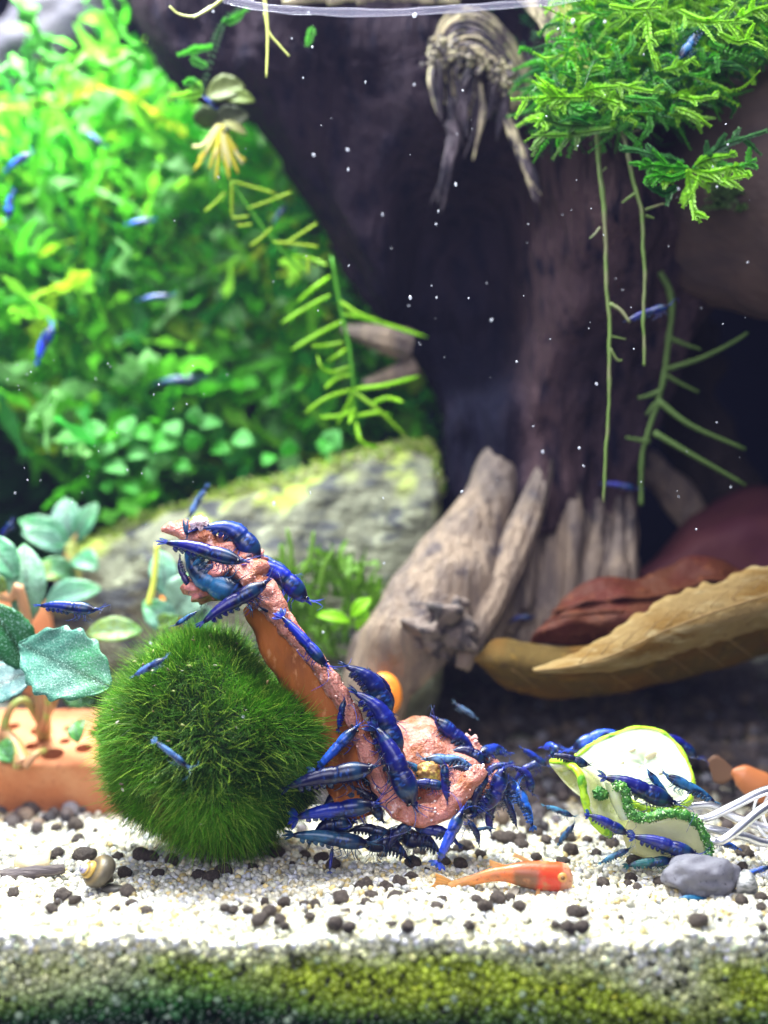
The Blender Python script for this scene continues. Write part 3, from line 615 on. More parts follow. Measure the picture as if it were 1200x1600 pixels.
 ((245, 598), (320, 592), 10.5, 0, 'green', 'dark shrimp deep among the lower green plants', 0, 0, 1.2),
 ((55, 500), (72, 480), 10.0, 0, 'teal', 'faint blue shrimp just above the violet blue one', 0, 0, 1.1),
 ((318, 150), (335, 170), 7.0, 0, 'blue', 'small dark blue shrimp on the floating plant', 0, 0, 1.4),
 ((795, 968), (835, 965), 7.0, 0, 'deep', 'blurred dark blue shrimp on the root behind the dry leaf', 1, 0, 1.5),
 ((0, 840), (22, 812), 6.0, 0, 'deep', 'dark blue shrimp half out of frame by the left plant', 0, 0, 1.5),
 ((940, 755), (1000, 765), 7.0, 0, 'deep', 'dim blue shrimp in the shade under the hanging stem', 0, 0, 1.0),
 ((482, 1300), (560, 1285), -.1, 0, 'navy', 'black shrimp lying between the two glossy level shrimps and the sand', 1, 0, 2.03),  # navy shrimps from here on are added, also filling in the strip's dark shadow
 ((540, 1262), (618, 1240), .5, 0, 'navy', 'black shrimp in deep shade behind the glossy level shrimps', 1, 0, 2.29),
 ((500, 1252), (575, 1235), .2, 0, 'navy', 'shaded shrimp squeezed between the near black and the glossy one', 1, 0, 2.03),
 ((640, 1325), (560, 1318), .1, 0, 'navy', 'black shrimp on the sand just left of the standing bright one', 1, 0, 2.03),
 ((690, 1318), (620, 1312), .4, 0, 'navy', 'black shrimp flat on the sand under the pink bar', 1, 0, 2.16),
 ((560, 1190), (605, 1255), .0, .2, 'navy', 'dark shrimp clinging to the lower inside of the strip', 1, 0, 1.89),
 ((588, 1130), (630, 1215), .3, 0, 'navy', 'dark shrimp behind the long one beside the pink slab', 1, 0, 1.76),
 ((600, 1290), (660, 1325), .6, 0, 'navy', 'black shrimp deep under the bend of the lower strip', 1, 0, 2.43),
 ((772, 1200), (812, 1262), .8, 0, 'navy', 'black shrimp behind the white glint shrimp', 1, 0, 2.29),
 ((790, 1185), (745, 1235), .6, 0, 'deep', 'dark blue shrimp behind the tip of the pink bar', 1, 0, 1.6),
 ((705, 1165), (765, 1195), .7, 0, 'navy', 'dark shrimp on the slab under the upper corner one', 1, 0, 1.76),
 ((700, 1285), (750, 1250), .2, 0, 'navy', 'navy shrimp under the right part of the pink bar', 1, 0, 2.16),
 ((760, 1300), (775, 1245), .4, 0, 'deep', 'deep blue shrimp lowest at the right end of the swarm', 1, 0, 1.4),
 ((820, 1260), (790, 1215), .7, 0, 'blue', 'blue shrimp half hidden right of the dark upright one', 1, 0, 1.3),
 ((588, 1045), (612, 1120), .55, 0, 'navy', 'dark shrimp outlining the right edge of the strip near the orange snail', 1, 0, 1.35),
 ((640, 1185), (672, 1240), .1, 0, 'teal', 'grey blue shrimp lying beside the long dark one on the slab', 1, 0, 1.2),
]
for i, (t, h, Y, dY, col, lab, bend, roll, fat) in enumerate(SH):
    far = Y > 6.5
    shrimp(t, h, Y, dY, col, lab, bend, roll, None, not far, fat)

# ------------------------------------------------------------------ food strip and slab
def food():
    root = empty('food_strip', 'long curled strip of pink and orange food covered by feeding shrimps', 'food', loc=(0, 0, 0))
    path = smoothpath([P(385, 900, -.05), P(425, 945, -.1), P(470, 1005, -.1), P(520, 1070, -.15), P(560, 1140, -.15), P(590, 1215, -.15), P(630, 1270, -.3), P(690, 1265, -.4), P(740, 1215, -.3), P(752, 1198, -.2)], 130)
    rad = np.interp(np.linspace(0, 1, 130), [0, .05, .2, .6, .75, .9, .97, 1], [.20, .34, .20, .21, .24, .20, .20, .09])
    V, F = tube(path, rad, 26, flat=.75, disp=.42, dscale=3.8, off=3, fibre=.14); obj('crust', V, F, M_pink, root)
    # broad orange side plate
    V, F = sheet([[P(398, 935, .2), P(440, 985, .2), P(500, 1050, .2), P(545, 1110, .2), P(570, 1200, .2), P(585, 1270, .2)],
                  [P(388, 950, .45), P(420, 1020, .3), P(465, 1085, .2), P(505, 1150, .1), P(520, 1230, .1), P(545, 1285, .1)],
                  [P(400, 965, 1.0), P(432, 1040, .9), P(470, 1100, .8), P(510, 1165, .7), P(520, 1240, .6), P(550, 1290, .6)]], .22, 40, 12, rough=.12, rs=1.8)
    obj('orange_side', V, F, M_orange, root)
    # swollen upper lump and its pale pointed end
    V, F = lump(P(352, 898, .55), (1.05, .62, .52), 5, .28, 1.6, 2, R(28)); obj('upper_lump', V, F, mat('rust_food', (.30, .09, .05), rough=.4, sss=.2, noise=[(1.8, 5, (.68, .24, .22), .5, .62, U), (3, 4, (.08, .05, .09), .55, .7, U)], bump=[(5, .8, .12, U)]), root)
    tp = smoothpath([P(252, 828, .3), P(275, 826, .35), P(300, 832, .4), P(330, 850, .45), P(365, 880, .35), P(405, 905, .0)], 40)
    V, F = tube(tp, np.interp(np.linspace(0, 1, 40), [0, .12, .25, .4, .6, 1], [.05, .13, .16, .33, .38, .34]), 22, disp=.8, dscale=3.0, off=9); obj('tip', V, F, M_pink, root)
    V, F = lump(P(312, 818, .2), (.17, .2, .14), 4, .9, 3.2, 8); obj('pale_crumb', V, F, mat('pale_food', (.85, .62, .62), rough=.3, sss=.3), root)
    # crumbs stuck along the crust
    r = np.random.default_rng(23); n = 300; i = r.integers(3, 126, n); d = r.normal(size=(n, 3)); d /= np.linalg.norm(d, axis=1)[:, None]
    pts = path[i] + d * (rad[i] * .98)[:, None] * np.array([1, .8, 1])
    cols = np.array([[.85, .45, .40], [.95, .75, .70], [.60, .18, .12], [.75, .62, .30]])[r.choice(4, n, p=[.5, .2, .2, .1])]
    o = scatter('crumb', pts, r.uniform(.015, .05, n), cols, mat('crumbs', vcol=True, rough=.25, sss=.2), 2, 5, jag=.25); o.parent = root; tag(o, kind='stuff')
    # the slab behind
    s = empty('food_slab', 'flat chunk of pink food lying behind the lower end of the strip', 'food')
    V, F = sheet([[P(612, 1140, 1.5), P(650, 1130, 1.6), P(690, 1140, 1.5), P(750, 1180, 1.2)], [P(612, 1175, .9), P(660, 1165, .8), P(710, 1175, .8), P(770, 1205, .9)], [P(618, 1215, .5), P(665, 1215, .3), P(700, 1220, .4), P(765, 1235, .6)], [P(625, 1262, .5), P(670, 1262, .4), P(710, 1255, .5), P(758, 1262, .7)]], .45, 34, 26, rough=.26, rs=2.5, edge=.5)
    obj('slab', V, F, M_pink, s)
    V, F = lump(P(668, 1208, .05), (.28, .2, .24), 4, .4, 2, 1); obj('brown_patch', V, F, mat('brown_food', (.32, .17, .05), rough=.4, noise=[(4, 3, (.7, .6, .1), .55, .66, U)], bump=[(9, .7, .06, U)]), s)
    V, F = lump(P(640, 1232, -.05), (.36, .1, .12), 3, .4, 2, 6, R(32)); obj('pale_strip', V, F, M_seed, s)
    n = 150; pts = np.array([P(r.uniform(620, 745), r.uniform(1140, 1215), 0) for _ in range(n)]); pts[:, 1] = np.interp(pts[:, 2], [-6.4, -5.1], [.2, 1.2]); k = (pts[:, 1] + 28) / 28; pts[:, 0] *= k; pts[:, 2] *= k
    o = scatter('crumb', pts, r.uniform(.02, .06, n), np.array([[.9, .55, .5]]) * r.uniform(.7, 1.1, (n, 1)), M_grain, 2, 6, jag=.25); o.parent = s; tag(o, kind='stuff')
food()

# ------------------------------------------------------------------ cucumber and fork
def cucumber():
    a = empty('cucumber_slice', 'large round white cucumber slice with yellow green rim standing tilted', 'cucumber')
    out = [(898, 1188), (925, 1166), (955, 1153), (985, 1143), (1018, 1142), (1045, 1156), (1064, 1178), (1076, 1205), (1080, 1232), (1072, 1255), (1040, 1268), (1000, 1262), (960, 1238), (925, 1212)]
    def plane(px, py): return P(px, py, .15 + (1255 - py) / 100 * 1.0)
    loop = smoothpath([plane(*q) for q in out + [out[0]]], 70)[:-1]; cen = loop.mean(0)
    n = len(loop); V = []; F = []
    nr = 9
    nrm = np.cross(loop[10] - cen, loop[40] - cen); nrm /= np.linalg.norm(nrm); nrm *= -1 if nrm[1] > 0 else 1
    for face in (1, -1):
        for k in range(1, nr + 1):
            t = k / nr
            for q in loop:
                wv = .05 * nz(q * 1.0 + t * 2, 1.2) * 1.2
                V.append(cen + (q - cen) * t * .965 + nrm * (face * .14 + wv + .12 * math.sin(t * 3.0)))
    fb = nr * n
    ci = len(V); V.append(cen + nrm * .13); V.append(cen - nrm * .15)
    for f0 in (0, 1):
        o = f0 * fb
        for k in range(nr - 1):
            for i in range(n):
                q = (o + k * n + i, o + k * n + (i + 1) % n, o + (k + 1) * n + (i + 1) % n, o + (k + 1) * n + i); F.append(q if f0 else q[::-1])
        for i in range(n):
            q = (ci + f0, o + i, o + (i + 1) % n); F.append(q[::-1] if f0 else q)
    for i in range(n): F.append(((nr - 1) * n + i, (nr - 1) * n + (i + 1) % n, fb + (nr - 1) * n + (i + 1) % n, fb + (nr - 1) * n + i))
    obj('flesh', V, F, M_flesh, a)
    lp = np.vstack([loop, loop[:3]]); lp = lp + nrm * .02
    V, F = tube(lp, .085 + .012 * np.sin(np.arange(len(lp)) * .9), 12, up=nrm, flat=1.75, disp=.25, dscale=5); obj('rind', V, F, M_rindl, a)
    r = np.random.default_rng(30); n_ = 700; i = r.integers(0, len(loop), n_); d = r.normal(size=(n_, 3)); d /= np.linalg.norm(d, axis=1)[:, None]
    o = scatter('wart', loop[i] + nrm * .02 + d * np.array([.09, .12, .09]), r.uniform(.012, .03, n_), np.array([[.42, .70, .04], [.62, .80, .10], [.16, .42, .03]])[r.choice(3, n_)], mat('light_warts', vcol=True, rough=.3), 1, 7, jag=.1); o.parent = a; tag(o, kind='stuff')
    for (px, py, sx) in [(1014, 1188, .15), (985, 1180, .09), (1030, 1215, .08), (968, 1200, .08)]:
        V, F = lump(plane(px, py) + nrm * .27, (sx, .03, sx * .6), 3, .1, 1, 2, R(25)); obj('seed', V, F, M_seed, a)
    # folded slice, lower left
    b = empty('cucumber_slice', 'twisted cucumber slice with bright green edge folding down at lower left', 'cucumber')
    e = [P(862, 1190, .4), P(885, 1192, .0), P(905, 1208, -.4), P(912, 1235, -.5), P(918, 1265, -.55), P(935, 1290, -.5), P(955, 1305, -.4)]
    V, F = sheet([e, [P(870, 1205, .5), P(900, 1200, .6), P(935, 1215, .2), P(945, 1240, .0), P(950, 1265, -.1), P(965, 1285, -.2), P(980, 1296, -.2)], [P(895, 1188, 1.0), P(930, 1195, .9), P(962, 1215, .5), P(975, 1240, .3), P(985, 1262, .2), P(1000, 1280, .1), P(1010, 1285, .1)]], .16, 34, 12, rough=.07, rs=2); obj('flesh', V, F, M_flesh2, b)
    V, F = tube(smoothpath(e, 44), .075, 12, disp=.35, dscale=5, flat=1.3); obj('rind', V, F, M_rindl, b)
    V, F = sheet([[P(862, 1190, .45), P(875, 1215, .3), P(900, 1240, -.1), P(918, 1250, -.35)], [P(880, 1192, .5), P(895, 1205, .3), P(905, 1222, .0), P(916, 1240, -.3)]], .1, 16, 6, bulge=-.1); obj('inner_flesh', V, F, M_flesh2, b)
    V, F = lump(P(937, 1240, -.35), (.17, .12, .14), 4, .6, 3, 2); obj('rind_lump', V, F, M_rindd, b)
    # front slice with warty dark rind
    c = empty('cucumber_slice', 'cucumber slice with warty dark green rind lying in front by the fork', 'cucumber')
    e = [P(962, 1228, -.5), P(975, 1232, -.55), P(980, 1255, -.6), P(990, 1274, -.65), P(1015, 1277, -.7), P(1045, 1270, -.7), P(1080, 1278, -.65), P(1098, 1300, -.6), P(1108, 1325, -.6), P(1106, 1345, -.7)]
    pe = smoothpath(e, 80)
    V, F = tube(pe, .105 + .02 * np.sin(np.arange(80) * 1.3), 16, disp=.55, dscale=6.0, flat=.9, off=2); obj('rind', V, F, M_rindd, c)
    r = np.random.default_rng(31); n = 1300; i = r.integers(0, 80, n); d = r.normal(size=(n, 3)); d /= np.linalg.norm(d, axis=1)[:, None]
    o = scatter('wart', pe[i] + d * .112 + r.normal(0, .015, (n, 3)), r.uniform(.011, .028, n), np.array([[.05, .25, .03], [.20, .50, .10], [.62, .80, .50], [.01, .07, .01]])[r.choice(4, n, p=[.36, .26, .16, .22])], mat('warts', vcol=True, rough=.3), 2, 7, jag=.1); o.parent = c; tag(o, kind='stuff')
    V, F = sheet([[P(985, 1275, -.5), P(1020, 1280, -.6), P(1060, 1276, -.6), P(1098, 1300, -.5)], [P(975, 1300, -.3), P(1015, 1308, -.5), P(1060, 1310, -.55), P(1100, 1325, -.5)], [P(985, 1328, -.1), P(1020, 1340, -.3), P(1060, 1348, -.45), P(1102, 1345, -.5)]], .22, 24, 12, rough=.06, rs=2); obj('flesh', V, F, mat('cucumber_flesh_yellow', (.66, .66, .34), rough=.3, sss=.35, sssc=(.3, .35, .15), bump=[(8, .35, .05, U)]), c)
    V, F = sheet([[P(945, 1222, -.2), P(955, 1250, -.3), P(970, 1280, -.35)], [P(968, 1228, -.35), P(976, 1255, -.45), P(990, 1276, -.5)]], .14, 14, 6, bulge=.08); obj('side_flesh', V, F, M_flesh, c)
    f = empty('fork', 'shiny steel fork with four tines holding the cucumber', 'fork')
    hd = P(1290, 1225, .2)
    for pts in ([(1090, 1280, -.1), (1110, 1276, -.1), (1150, 1257, -.1), (1205, 1233, 0)], [(1108, 1312, -.6), (1125, 1314, -.6), (1148, 1300, -.6), (1205, 1256, -.3)],
                [(1050, 1266, .5), (1075, 1260, .5), (1110, 1258, .55), (1135, 1271, .6), (1165, 1283, .5), (1215, 1290, .4)], [(1095, 1292, .1), (1125, 1298, .1), (1160, 1306, .2), (1215, 1312, .3)]):
        V, F = tube(smoothpath([P(*q) for q in pts] + [hd], 40), np.interp(np.linspace(0, 1, 40), [0, .1, 1], [.06, .095, .12]), 12); obj('tine', V, F, M_steel, f)
    V, F = tube(smoothpath([hd + np.array([-.5, 0, -.1]), hd + np.array([.6, .2, .1]), hd + np.array([5, .5, 1.2])], 20), np.interp(np.linspace(0, 1, 20), [0, .2, 1], [.7, .3, .35]), 12, flat=.3); obj('handle', V, F, M_steel, f)
    for k, (dx, lab) in enumerate([(0, 'thin clear plastic loop hanging over the fork at the right edge'), (14, 'second clear plastic loop closer to the right edge')]):
        V, F = tube(smoothpath([P(1215, 1225 - k * 10, .6), P(1188 + dx, 1240, .7), P(1178 + dx, 1268, .6), P(1190 + dx, 1300, .3), P(1230, 1325, .2)], 36), .035, 10)
        tag(obj('plastic_loop', V, F, M_clearp), lab, 'loop')
cucumber()

# ------------------------------------------------------------------ orange fish
def fish():
    g = P(790, 1375, -1.1); root = empty('fish', 'orange fish with red shoulder patch and pale head resting on the sand', 'fish')
    path = smoothpath([P(700, 1385, -1.2), P(735, 1376, -1.2), P(775, 1366, -1.25), P(815, 1366, -1.3), P(850, 1369, -1.3), P(880, 1370, -1.25), P(893, 1368, -1.2)], 60)
    t = np.linspace(0, 1, 60); rad = np.interp(t, [0, .2, .38, .5, .62, .78, .9, .97, 1], [.09, .12, .17, .28, .33, .33, .29, .19, .05])
    V, F = tube(path, rad, 24, up=(0, -1, 0), flat=.75)
    tt = np.repeat(t, 24); nn = np.array([nz(v, 3.0) for v in V])
    stops = [0, .25, .42, .47, .58, .64, .78, .82, 1]
    cs = np.array([[.74, .36, .10], [.70, .26, .08], [.66, .18, .05], [.20, .10, .04], [.22, .09, .05], [.66, .035, .012], [.68, .06, .03], [.66, .28, .18], [.62, .34, .18]])
    col = np.stack([np.interp(tt + nn * .05, stops, cs[:, c]) for c in range(3)], 1)
    zrel = V[:, 2] - np.repeat(path[:, 2], 24); top = np.clip(zrel / .3, 0, 1)[:, None] * (tt < .8)[:, None]; col = col * (1 - top * .7) + np.array([.62, .10, .015]) * top * .7
    obj('body', V, F, M_fish, root, col)
    e = P(879, 1371, -1.56); V, F = lump(e, (.11, .06, .11), 3, 0, 1); obj('eye', V, F, mat('fish_eye_ring', (.60, .28, .08), rough=.3), root)
    V, F = lump(e + np.array([0, -.04, 0]), (.05, .045, .05), 3, 0, 1); obj('pupil', V, F, mat('fish_pupil', (.16, .07, .02), rough=.15), root)
    def fin(name, rows, c, nu=14):
        V, F = sheet(rows, .015, nu, 12); k = np.tile(np.arange(12) % 2, len(V) // 12)[:, None]
        obj(name, V, F, M_fin, root, np.array(c) * (.82 + .25 * k))
    fin('tail_fin', [[P(708, 1378, -1.2), P(695, 1370, -1.2), P(680, 1364, -1.25)], [P(706, 1383, -1.2), P(692, 1380, -1.25), P(680, 1378, -1.25)], [P(708, 1389, -1.2), P(688, 1392, -1.2), P(664, 1393, -1.2)]], (.95, .55, .18))
    fin('dorsal_fin', [[P(800, 1352, -1.25), P(785, 1350, -1.25), P(765, 1343, -1.2)], [P(778, 1360, -1.25), P(772, 1356, -1.25), P(765, 1352, -1.2)]], (.95, .60, .25))
    fin('back_fin', [[P(838, 1350, -1.3), P(820, 1340, -1.3), P(804, 1332, -1.25)], [P(828, 1351, -1.3), P(815, 1344, -1.3), P(800, 1338, -1.25)]], (.90, .62, .30))
    fin('pectoral_fin', [[P(802, 1386, -1.45), P(790, 1396, -1.6), P(783, 1410, -1.7)], [P(806, 1388, -1.45), P(798, 1400, -1.6), P(795, 1416, -1.7)], [P(812, 1388, -1.45), P(808, 1400, -1.6), P(800, 1414, -1.7)]], (.45, .40, .34))
    fin('pelvic_fin', [[P(838, 1388, -1.45), P(836, 1402, -1.6), P(820, 1414, -1.7)], [P(845, 1386, -1.45), P(840, 1404, -1.6), P(822, 1416, -1.7)]], (.85, .50, .22))
fish()
b = empty('fish', 'blurred orange and brown fish behind the fork at the right edge', 'fish')
V, F = sheet([[P(1105, 1188, 3), P(1120, 1180, 3), P(1148, 1202, 3)], [P(1115, 1222, 3), P(1130, 1225, 3), P(1150, 1212, 3)]], .03, 10, 8); obj('tail_fin', V, F, mat('brown_fin', (.28, .15, .09), rough=.5, trans=.4), b)
V, F = tube(smoothpath([P(1143, 1205, 3), P(1160, 1212, 3), P(1185, 1228, 3), P(1230, 1250, 3)], 20), np.interp(np.linspace(0, 1, 20), [0, .3, .7, 1], [.06, .30, .42, .3]), 14, flat=.6); obj('body', V, F, mat('orange_body', (.50, .17, .06), rough=.4, sss=.2), b)

# ------------------------------------------------------------------ clay block with holes
def clay():
    import bmesh
    z1 = P(0, 1194, 4.6)[2]; z0 = -8.7
    ti = R(20); V, F = box(-14, P(215, 0, 5)[0], 4.6, 7.7, z0 - .6, z1)
    bl = obj('clay_block', V, F, M_clay, smooth=False)
    bm = bmesh.new(); bm.from_mesh(bl.data)
    bmesh.ops.bevel(bm, geom=bm.edges[:], offset=.12, segments=3, profile=.5, affect='EDGES'); bm.to_mesh(bl.data); bm.free()
    holes = [(83, 1178, .30), (50, 1166, .19), (101, 1158, .16), (131, 1169, .24), (109, 1138, .17), (62, 1142, .26), (20, 1176, .2), (-30, 1176, .3), (-20, 1150, .2), (170, 1172, .25), (20, 1135, .2), (150, 1145, .2)]
    bm = bmesh.new()
    for px, py, rd in holes:
        k = py - 800; q = (-FPX * z1 - k * 32.6) / (k * math.cos(ti) + FPX * math.sin(ti)); y = 4.6 + q; x = (px - 600) * (32.6 + q * math.cos(ti)) / FPX
        bmesh.ops.create_cone(bm, cap_ends=True, segments=28, radius1=rd, radius2=rd, depth=2.4, matrix=Matrix.Translation((x, y, z1)))
    cm = bpy.data.meshes.new('cut'); bm.to_mesh(cm); bm.free(); cut = bpy.data.objects.new('cut', cm); C.objects.link(cut)
    md = bl.modifiers.new('b', 'BOOLEAN'); md.operation = 'DIFFERENCE'; md.object = cut; md.solver = 'EXACT'; md.use_self = True
    bpy.context.view_layer.update(); me = bpy.data.meshes.new_from_object(bl.evaluated_get(bpy.context.evaluated_depsgraph_get())); bl.modifiers.clear(); bl.data = me; me.name = 'clay_block'
    bpy.data.objects.remove(cut); pass
    bl.matrix_world = Matrix.Translation((0, 4.6, z1)) @ Matrix.Rotation(ti, 4, 'X') @ Matrix.Translation((0, -4.6, -z1))
    tag(bl, 'orange terracotta block with round drainage holes at the left edge', 'clay block')
    V, F = lump(P(40, 1000, 10.5), (1.0, .7, 2.0), 4, .12, .8, 5, R(14)); tag(obj('clay_shard', V, F, M_clay), 'orange terracotta shard standing behind the left plant stems', 'clay shard')
    V, F = lump(P(10, 1150, 11), (2.6, 1, 1.1), 4, .2, 1, 9); tag(obj('rock', V, F, M_rock), 'dark grey stone behind the terracotta block', 'rock')
clay()

# ------------------------------------------------------------------ broad leaved plants at left
def broadleaf(root, base, tip, wpx, col, Y=None, **kw):
    a, t = P(*base), P(*tip); V, F, rib = leaf(a, t, S(wpx, (base[2] + tip[2]) / 2), **kw)
    u = np.clip(((V - a) @ (t - a)) / ((t - a) @ (t - a)), 0, 1)[:, None]; ng = np.array([nz(v, 1.3, 3) for v in V])[:, None]
    col = np.array(col); g2 = col * np.array([.45, .95, .35]); m = np.clip((u - .55) * 1.8 + ng * .7, 0, 1); K = col[None] * (1 - m) + g2 * m; K = K * (1 + .35 * ng); K = K * (.35 + .65 * rib[:, None]) * (.85 + .3 * np.array([nz(v, 7, 5) for v in V])[:, None])
    return obj('leaf', V, F, M_leaf, root, K)
def stem(root, pts, r0, r1, m=None, name='stem'):
    V, F = tube(smoothpath([P(*q) for q in pts], 24), np.linspace(r0, r1, 24), 10, disp=.12, dscale=2); return obj(name, V, F, m or M_stem, root)
G1, G2, G3, G4 = (.07, .30, .14), (.025, .19, .06), (.15, .36, .26), (.22, .34, .05)
a = empty('plant', 'broad leaved plant with big toothed mint green leaf rooted in the terracotta block', 'plant')
stem(a, [(68, 1150, 5.8), (66, 1100, 5.2), (52, 1040, 5.0), (40, 960, 4.6), (28, 915, 4.4)], .22, .13)
stem(a, [(68, 1140, 5.6), (75, 1100, 4.0), (60, 1040, 1.8)], .13, .07); stem(a, [(62, 1130, 5.6), (40, 1095, 5), (15, 1110, 4.8), (0, 1160, 5)], .10, .11); stem(a, [(72, 1120, 5.4), (95, 1075, 4.8), (110, 1065, 4.6)], .12, .08)
stem(a, [(30, 915, 4.4), (15, 935, 4.5), (-20, 925, 4.6)], .13, .1)
broadleaf(a, (30, 1006, 1.4), (172, 1074, .4), 116, (.10, .32, .24), up=(.15, -1, .25), bend=.07, fold=.09, serr=.07, waves=6.3, nu=44, nv=15, peak=.55, twist=.35)
broadleaf(a, (48, 1048, 2.2), (-22, 940, 1.6), 70, G2, up=(.3, -1, .5), bend=.1, serr=.03, nu=24)
broadleaf(a, (50, 1050, 2.0), (-40, 1100, 1.2), 85, (.13, .28, .30), up=(-.1, -1, .9), bend=.1, serr=.03, nu=24)
broadleaf(a, (135, 990, 5.5), (222, 985, 5.6), 42, G4, up=(0, -1, .5), bend=.1)
broadleaf(a, (95, 1078, 5.0), (148, 1098, 5.0), 38, (.05, .16, .03), up=(0, -1, .2))
broadleaf(a, (110, 1150, 4.6), (134, 1124, 4.8), 22, G4, up=(0, -1, .2)); broadleaf(a, (118, 1128, 4.5), (122, 1160, 4.2), 26, (.10, .36, .05), up=(0, -1, .3))
broadleaf(a, (40, 980, 4.9), (38, 850, 5.4), 60, (.14, .34, .20), up=(.4, -1, .2)); broadleaf(a, (28, 905, 4.6), (-25, 840, 5.0), 50, G1, up=(.4, -1, .2))
broadleaf(a, (8, 925, 4.4), (-18, 895, 4.2), 26, G4); broadleaf(a, (0, 1160, 4.8), (20, 1190, 4.2), 36, (.08, .30, .05))
stem(a, [(35, 1195, 4.3), (24, 1165, 4.6), (5, 1140, 5)], .26, .14); stem(a, [(38, 1198, 4.2), (55, 1180, 4.3), (70, 1172, 4.6)], .12, .08)
b = empty('plant', 'blurred broad leaved plant with rounded pale leaves in front of the stone', 'plant')
stem(b, [(115, 915, 9), (112, 880, 9), (110, 850, 9)], .30, .2); stem(b, [(110, 855, 9), (125, 825, 9)], .12, .08)
for bs, tp, wd, col in [((110, 852, 9), (102, 778, 9.4), 46, G3), ((112, 856, 9), (30, 812, 8.8), 44, G1), ((106, 860, 9), (34, 832, 8.4), 36, G3), ((116, 850, 9), (152, 786, 9.2), 34, G1), ((118, 870, 8.6), (152, 890, 7.8), 40, G1), ((105, 895, 8.5), (45, 900, 7.6), 34, G4), ((70, 945, 7.6), (158, 920, 7), 46, G3), ((120, 905, 8.5), (60, 880, 8), 40, (.08, .30, .10)), ((60, 935, 8), (5, 860, 8), 50, (.06, .22, .14))]:
    broadleaf(b, bs, tp, wd, col, up=(.1, -1, .5), bend=.12)
c = empty('plant', 'small pale leaved plant growing behind the top of the moss ball', 'plant')
for bs, tp, wd, col in [((268, 960, 6), (318, 902, 6), 70, (.30, .50, .36)), ((275, 985, 6), (225, 940, 6), 46, G3), ((262, 935, 6), (250, 860, 6.3), 44, G3), ((290, 990, 6), (330, 950, 6), 50, G3), ((240, 980, 6), (280, 965, 5.5), 26, G4)]:
    broadleaf(c, bs, tp, wd, col, up=(.1, -1, .3), bend=.1)
stem(c, [(232, 945, 5.6), (240, 910, 5.6), (246, 850, 5.6)], .09, .07, mat('yellow_stem', (.62, .68, .10), rough=.4)); stem(c, [(270, 1010, 6), (268, 960, 6)], .15, .1)

# ------------------------------------------------------------------ mossy stone
def rock():
    root = empty('rock', 'large grey stone slab with yellow green algae along its top edge', 'rock')
    sec = [(90, 880, 1010), (140, 838, 1080), (220, 805, 1110), (320, 775, 1130), (430, 745, 1140), (540, 715, 1150), (620, 696, 1150), (662, 694, 1140), (680, 712, 1120), (690, 770, 1090)]
    n = 90; sp = smoothpath(sec, n); V = []; seg = 56
    for i, (px, pt, pb) in enumerate(sp):
        Yc = 11.4; zt, zb = P(px, pt, 10)[2], P(px, pb, 10)[2]; hz, cz = (zt - zb) / 2, (zt + zb) / 2; x = P(px, 0, 9.6)[0]
        for k in range(seg):
            a = 2 * math.pi * k / seg; ca, sa = math.cos(a), math.sin(a); e = .55
            y = Yc - 2.4 * math.copysign(abs(ca) ** e, ca); z = cz + hz * math.copysign(abs(sa) ** e, sa)
            if sa > 0: y += .9 * sa
            v = np.array([x, y, z]); m = nz(v, .45, 3) * .55 + nz(v * np.array([1, 1, 2.2]), .9, 5) * .34 + abs(nz(v * np.array([1, 1, 2.5]), 2.1, 8)) * .25
            V.append(v + np.array([0, math.copysign(1, -ca) * m * .9, m * .42]))
    F = [(i * seg + k, (i + 1) * seg + k, (i + 1) * seg + (k + 1) % seg, i * seg + (k + 1) % seg) for i in range(n - 1) for k in range(seg)]
    F += [tuple(range(seg)), tuple((n - 1) * seg + k for k in range(seg))[::-1]]
    V = np.array(V); sa = np.tile(np.sin(2 * np.pi * np.arange(seg) / seg), n); g = np.array([nz(v, .8, 3) for v in V]); g2 = np.array([nz(v * np.array([1, 1, 2]), 2.2, 4) for v in V])
    f = np.clip((sa - .72 + .7 * g + .3 * g2) * 3.0, 0, 1)[:, None]; K = np.array([.15, .155, .105]) * (1 + .8 * g2[:, None]) * (1 - f) + np.array([.36, .44, .07]) * f
    M_st = mat('mossy_stone', vcol=True, rough=.8, noise=[(.8, 7, (.045, .048, .055), .50, .60, (1, 1, 2.4)), (2.0, 6, (.36, .38, .26), .60, .76, (1, 1, 1.6))], bump=[(1.1, 1.0, .4, (1, 1, 2)), (5, .7, .12, U)])
    obj('stone', V, F, M_st, root, K)
    r = np.random.default_rng(3); V = np.array(V).reshape(n, seg, 3); pts = []; 
    for _ in range(20000):
        i = r.integers(0, n - 1); k = r.choice(seg, p=None); a = 2 * math.pi * k / seg
        if math.sin(a) < .55 or math.cos(a) < -.5: continue
        if math.sin(a) < .9 and nz(V[i, k], .7, 2) + .3 * math.sin(a) - .1 * (i / n) < .38: continue
        u = r.random(); pts.append(V[i, k] * (1 - u) + V[i + 1, k] * u + r.normal(0, .08, 3))
    pts = np.array(pts); cols = np.array([[.34, .50, .04], [.46, .54, .12], [.22, .40, .03], [.52, .54, .26]])[r.choice(4, len(pts))]
    o = scatter('algae', pts, r.uniform(.05, .11, len(pts)), cols, M_mossf, 1, 9, jag=.35, squash=(1, 1, .5)); o.parent = root; tag(o, kind='stuff')
rock()

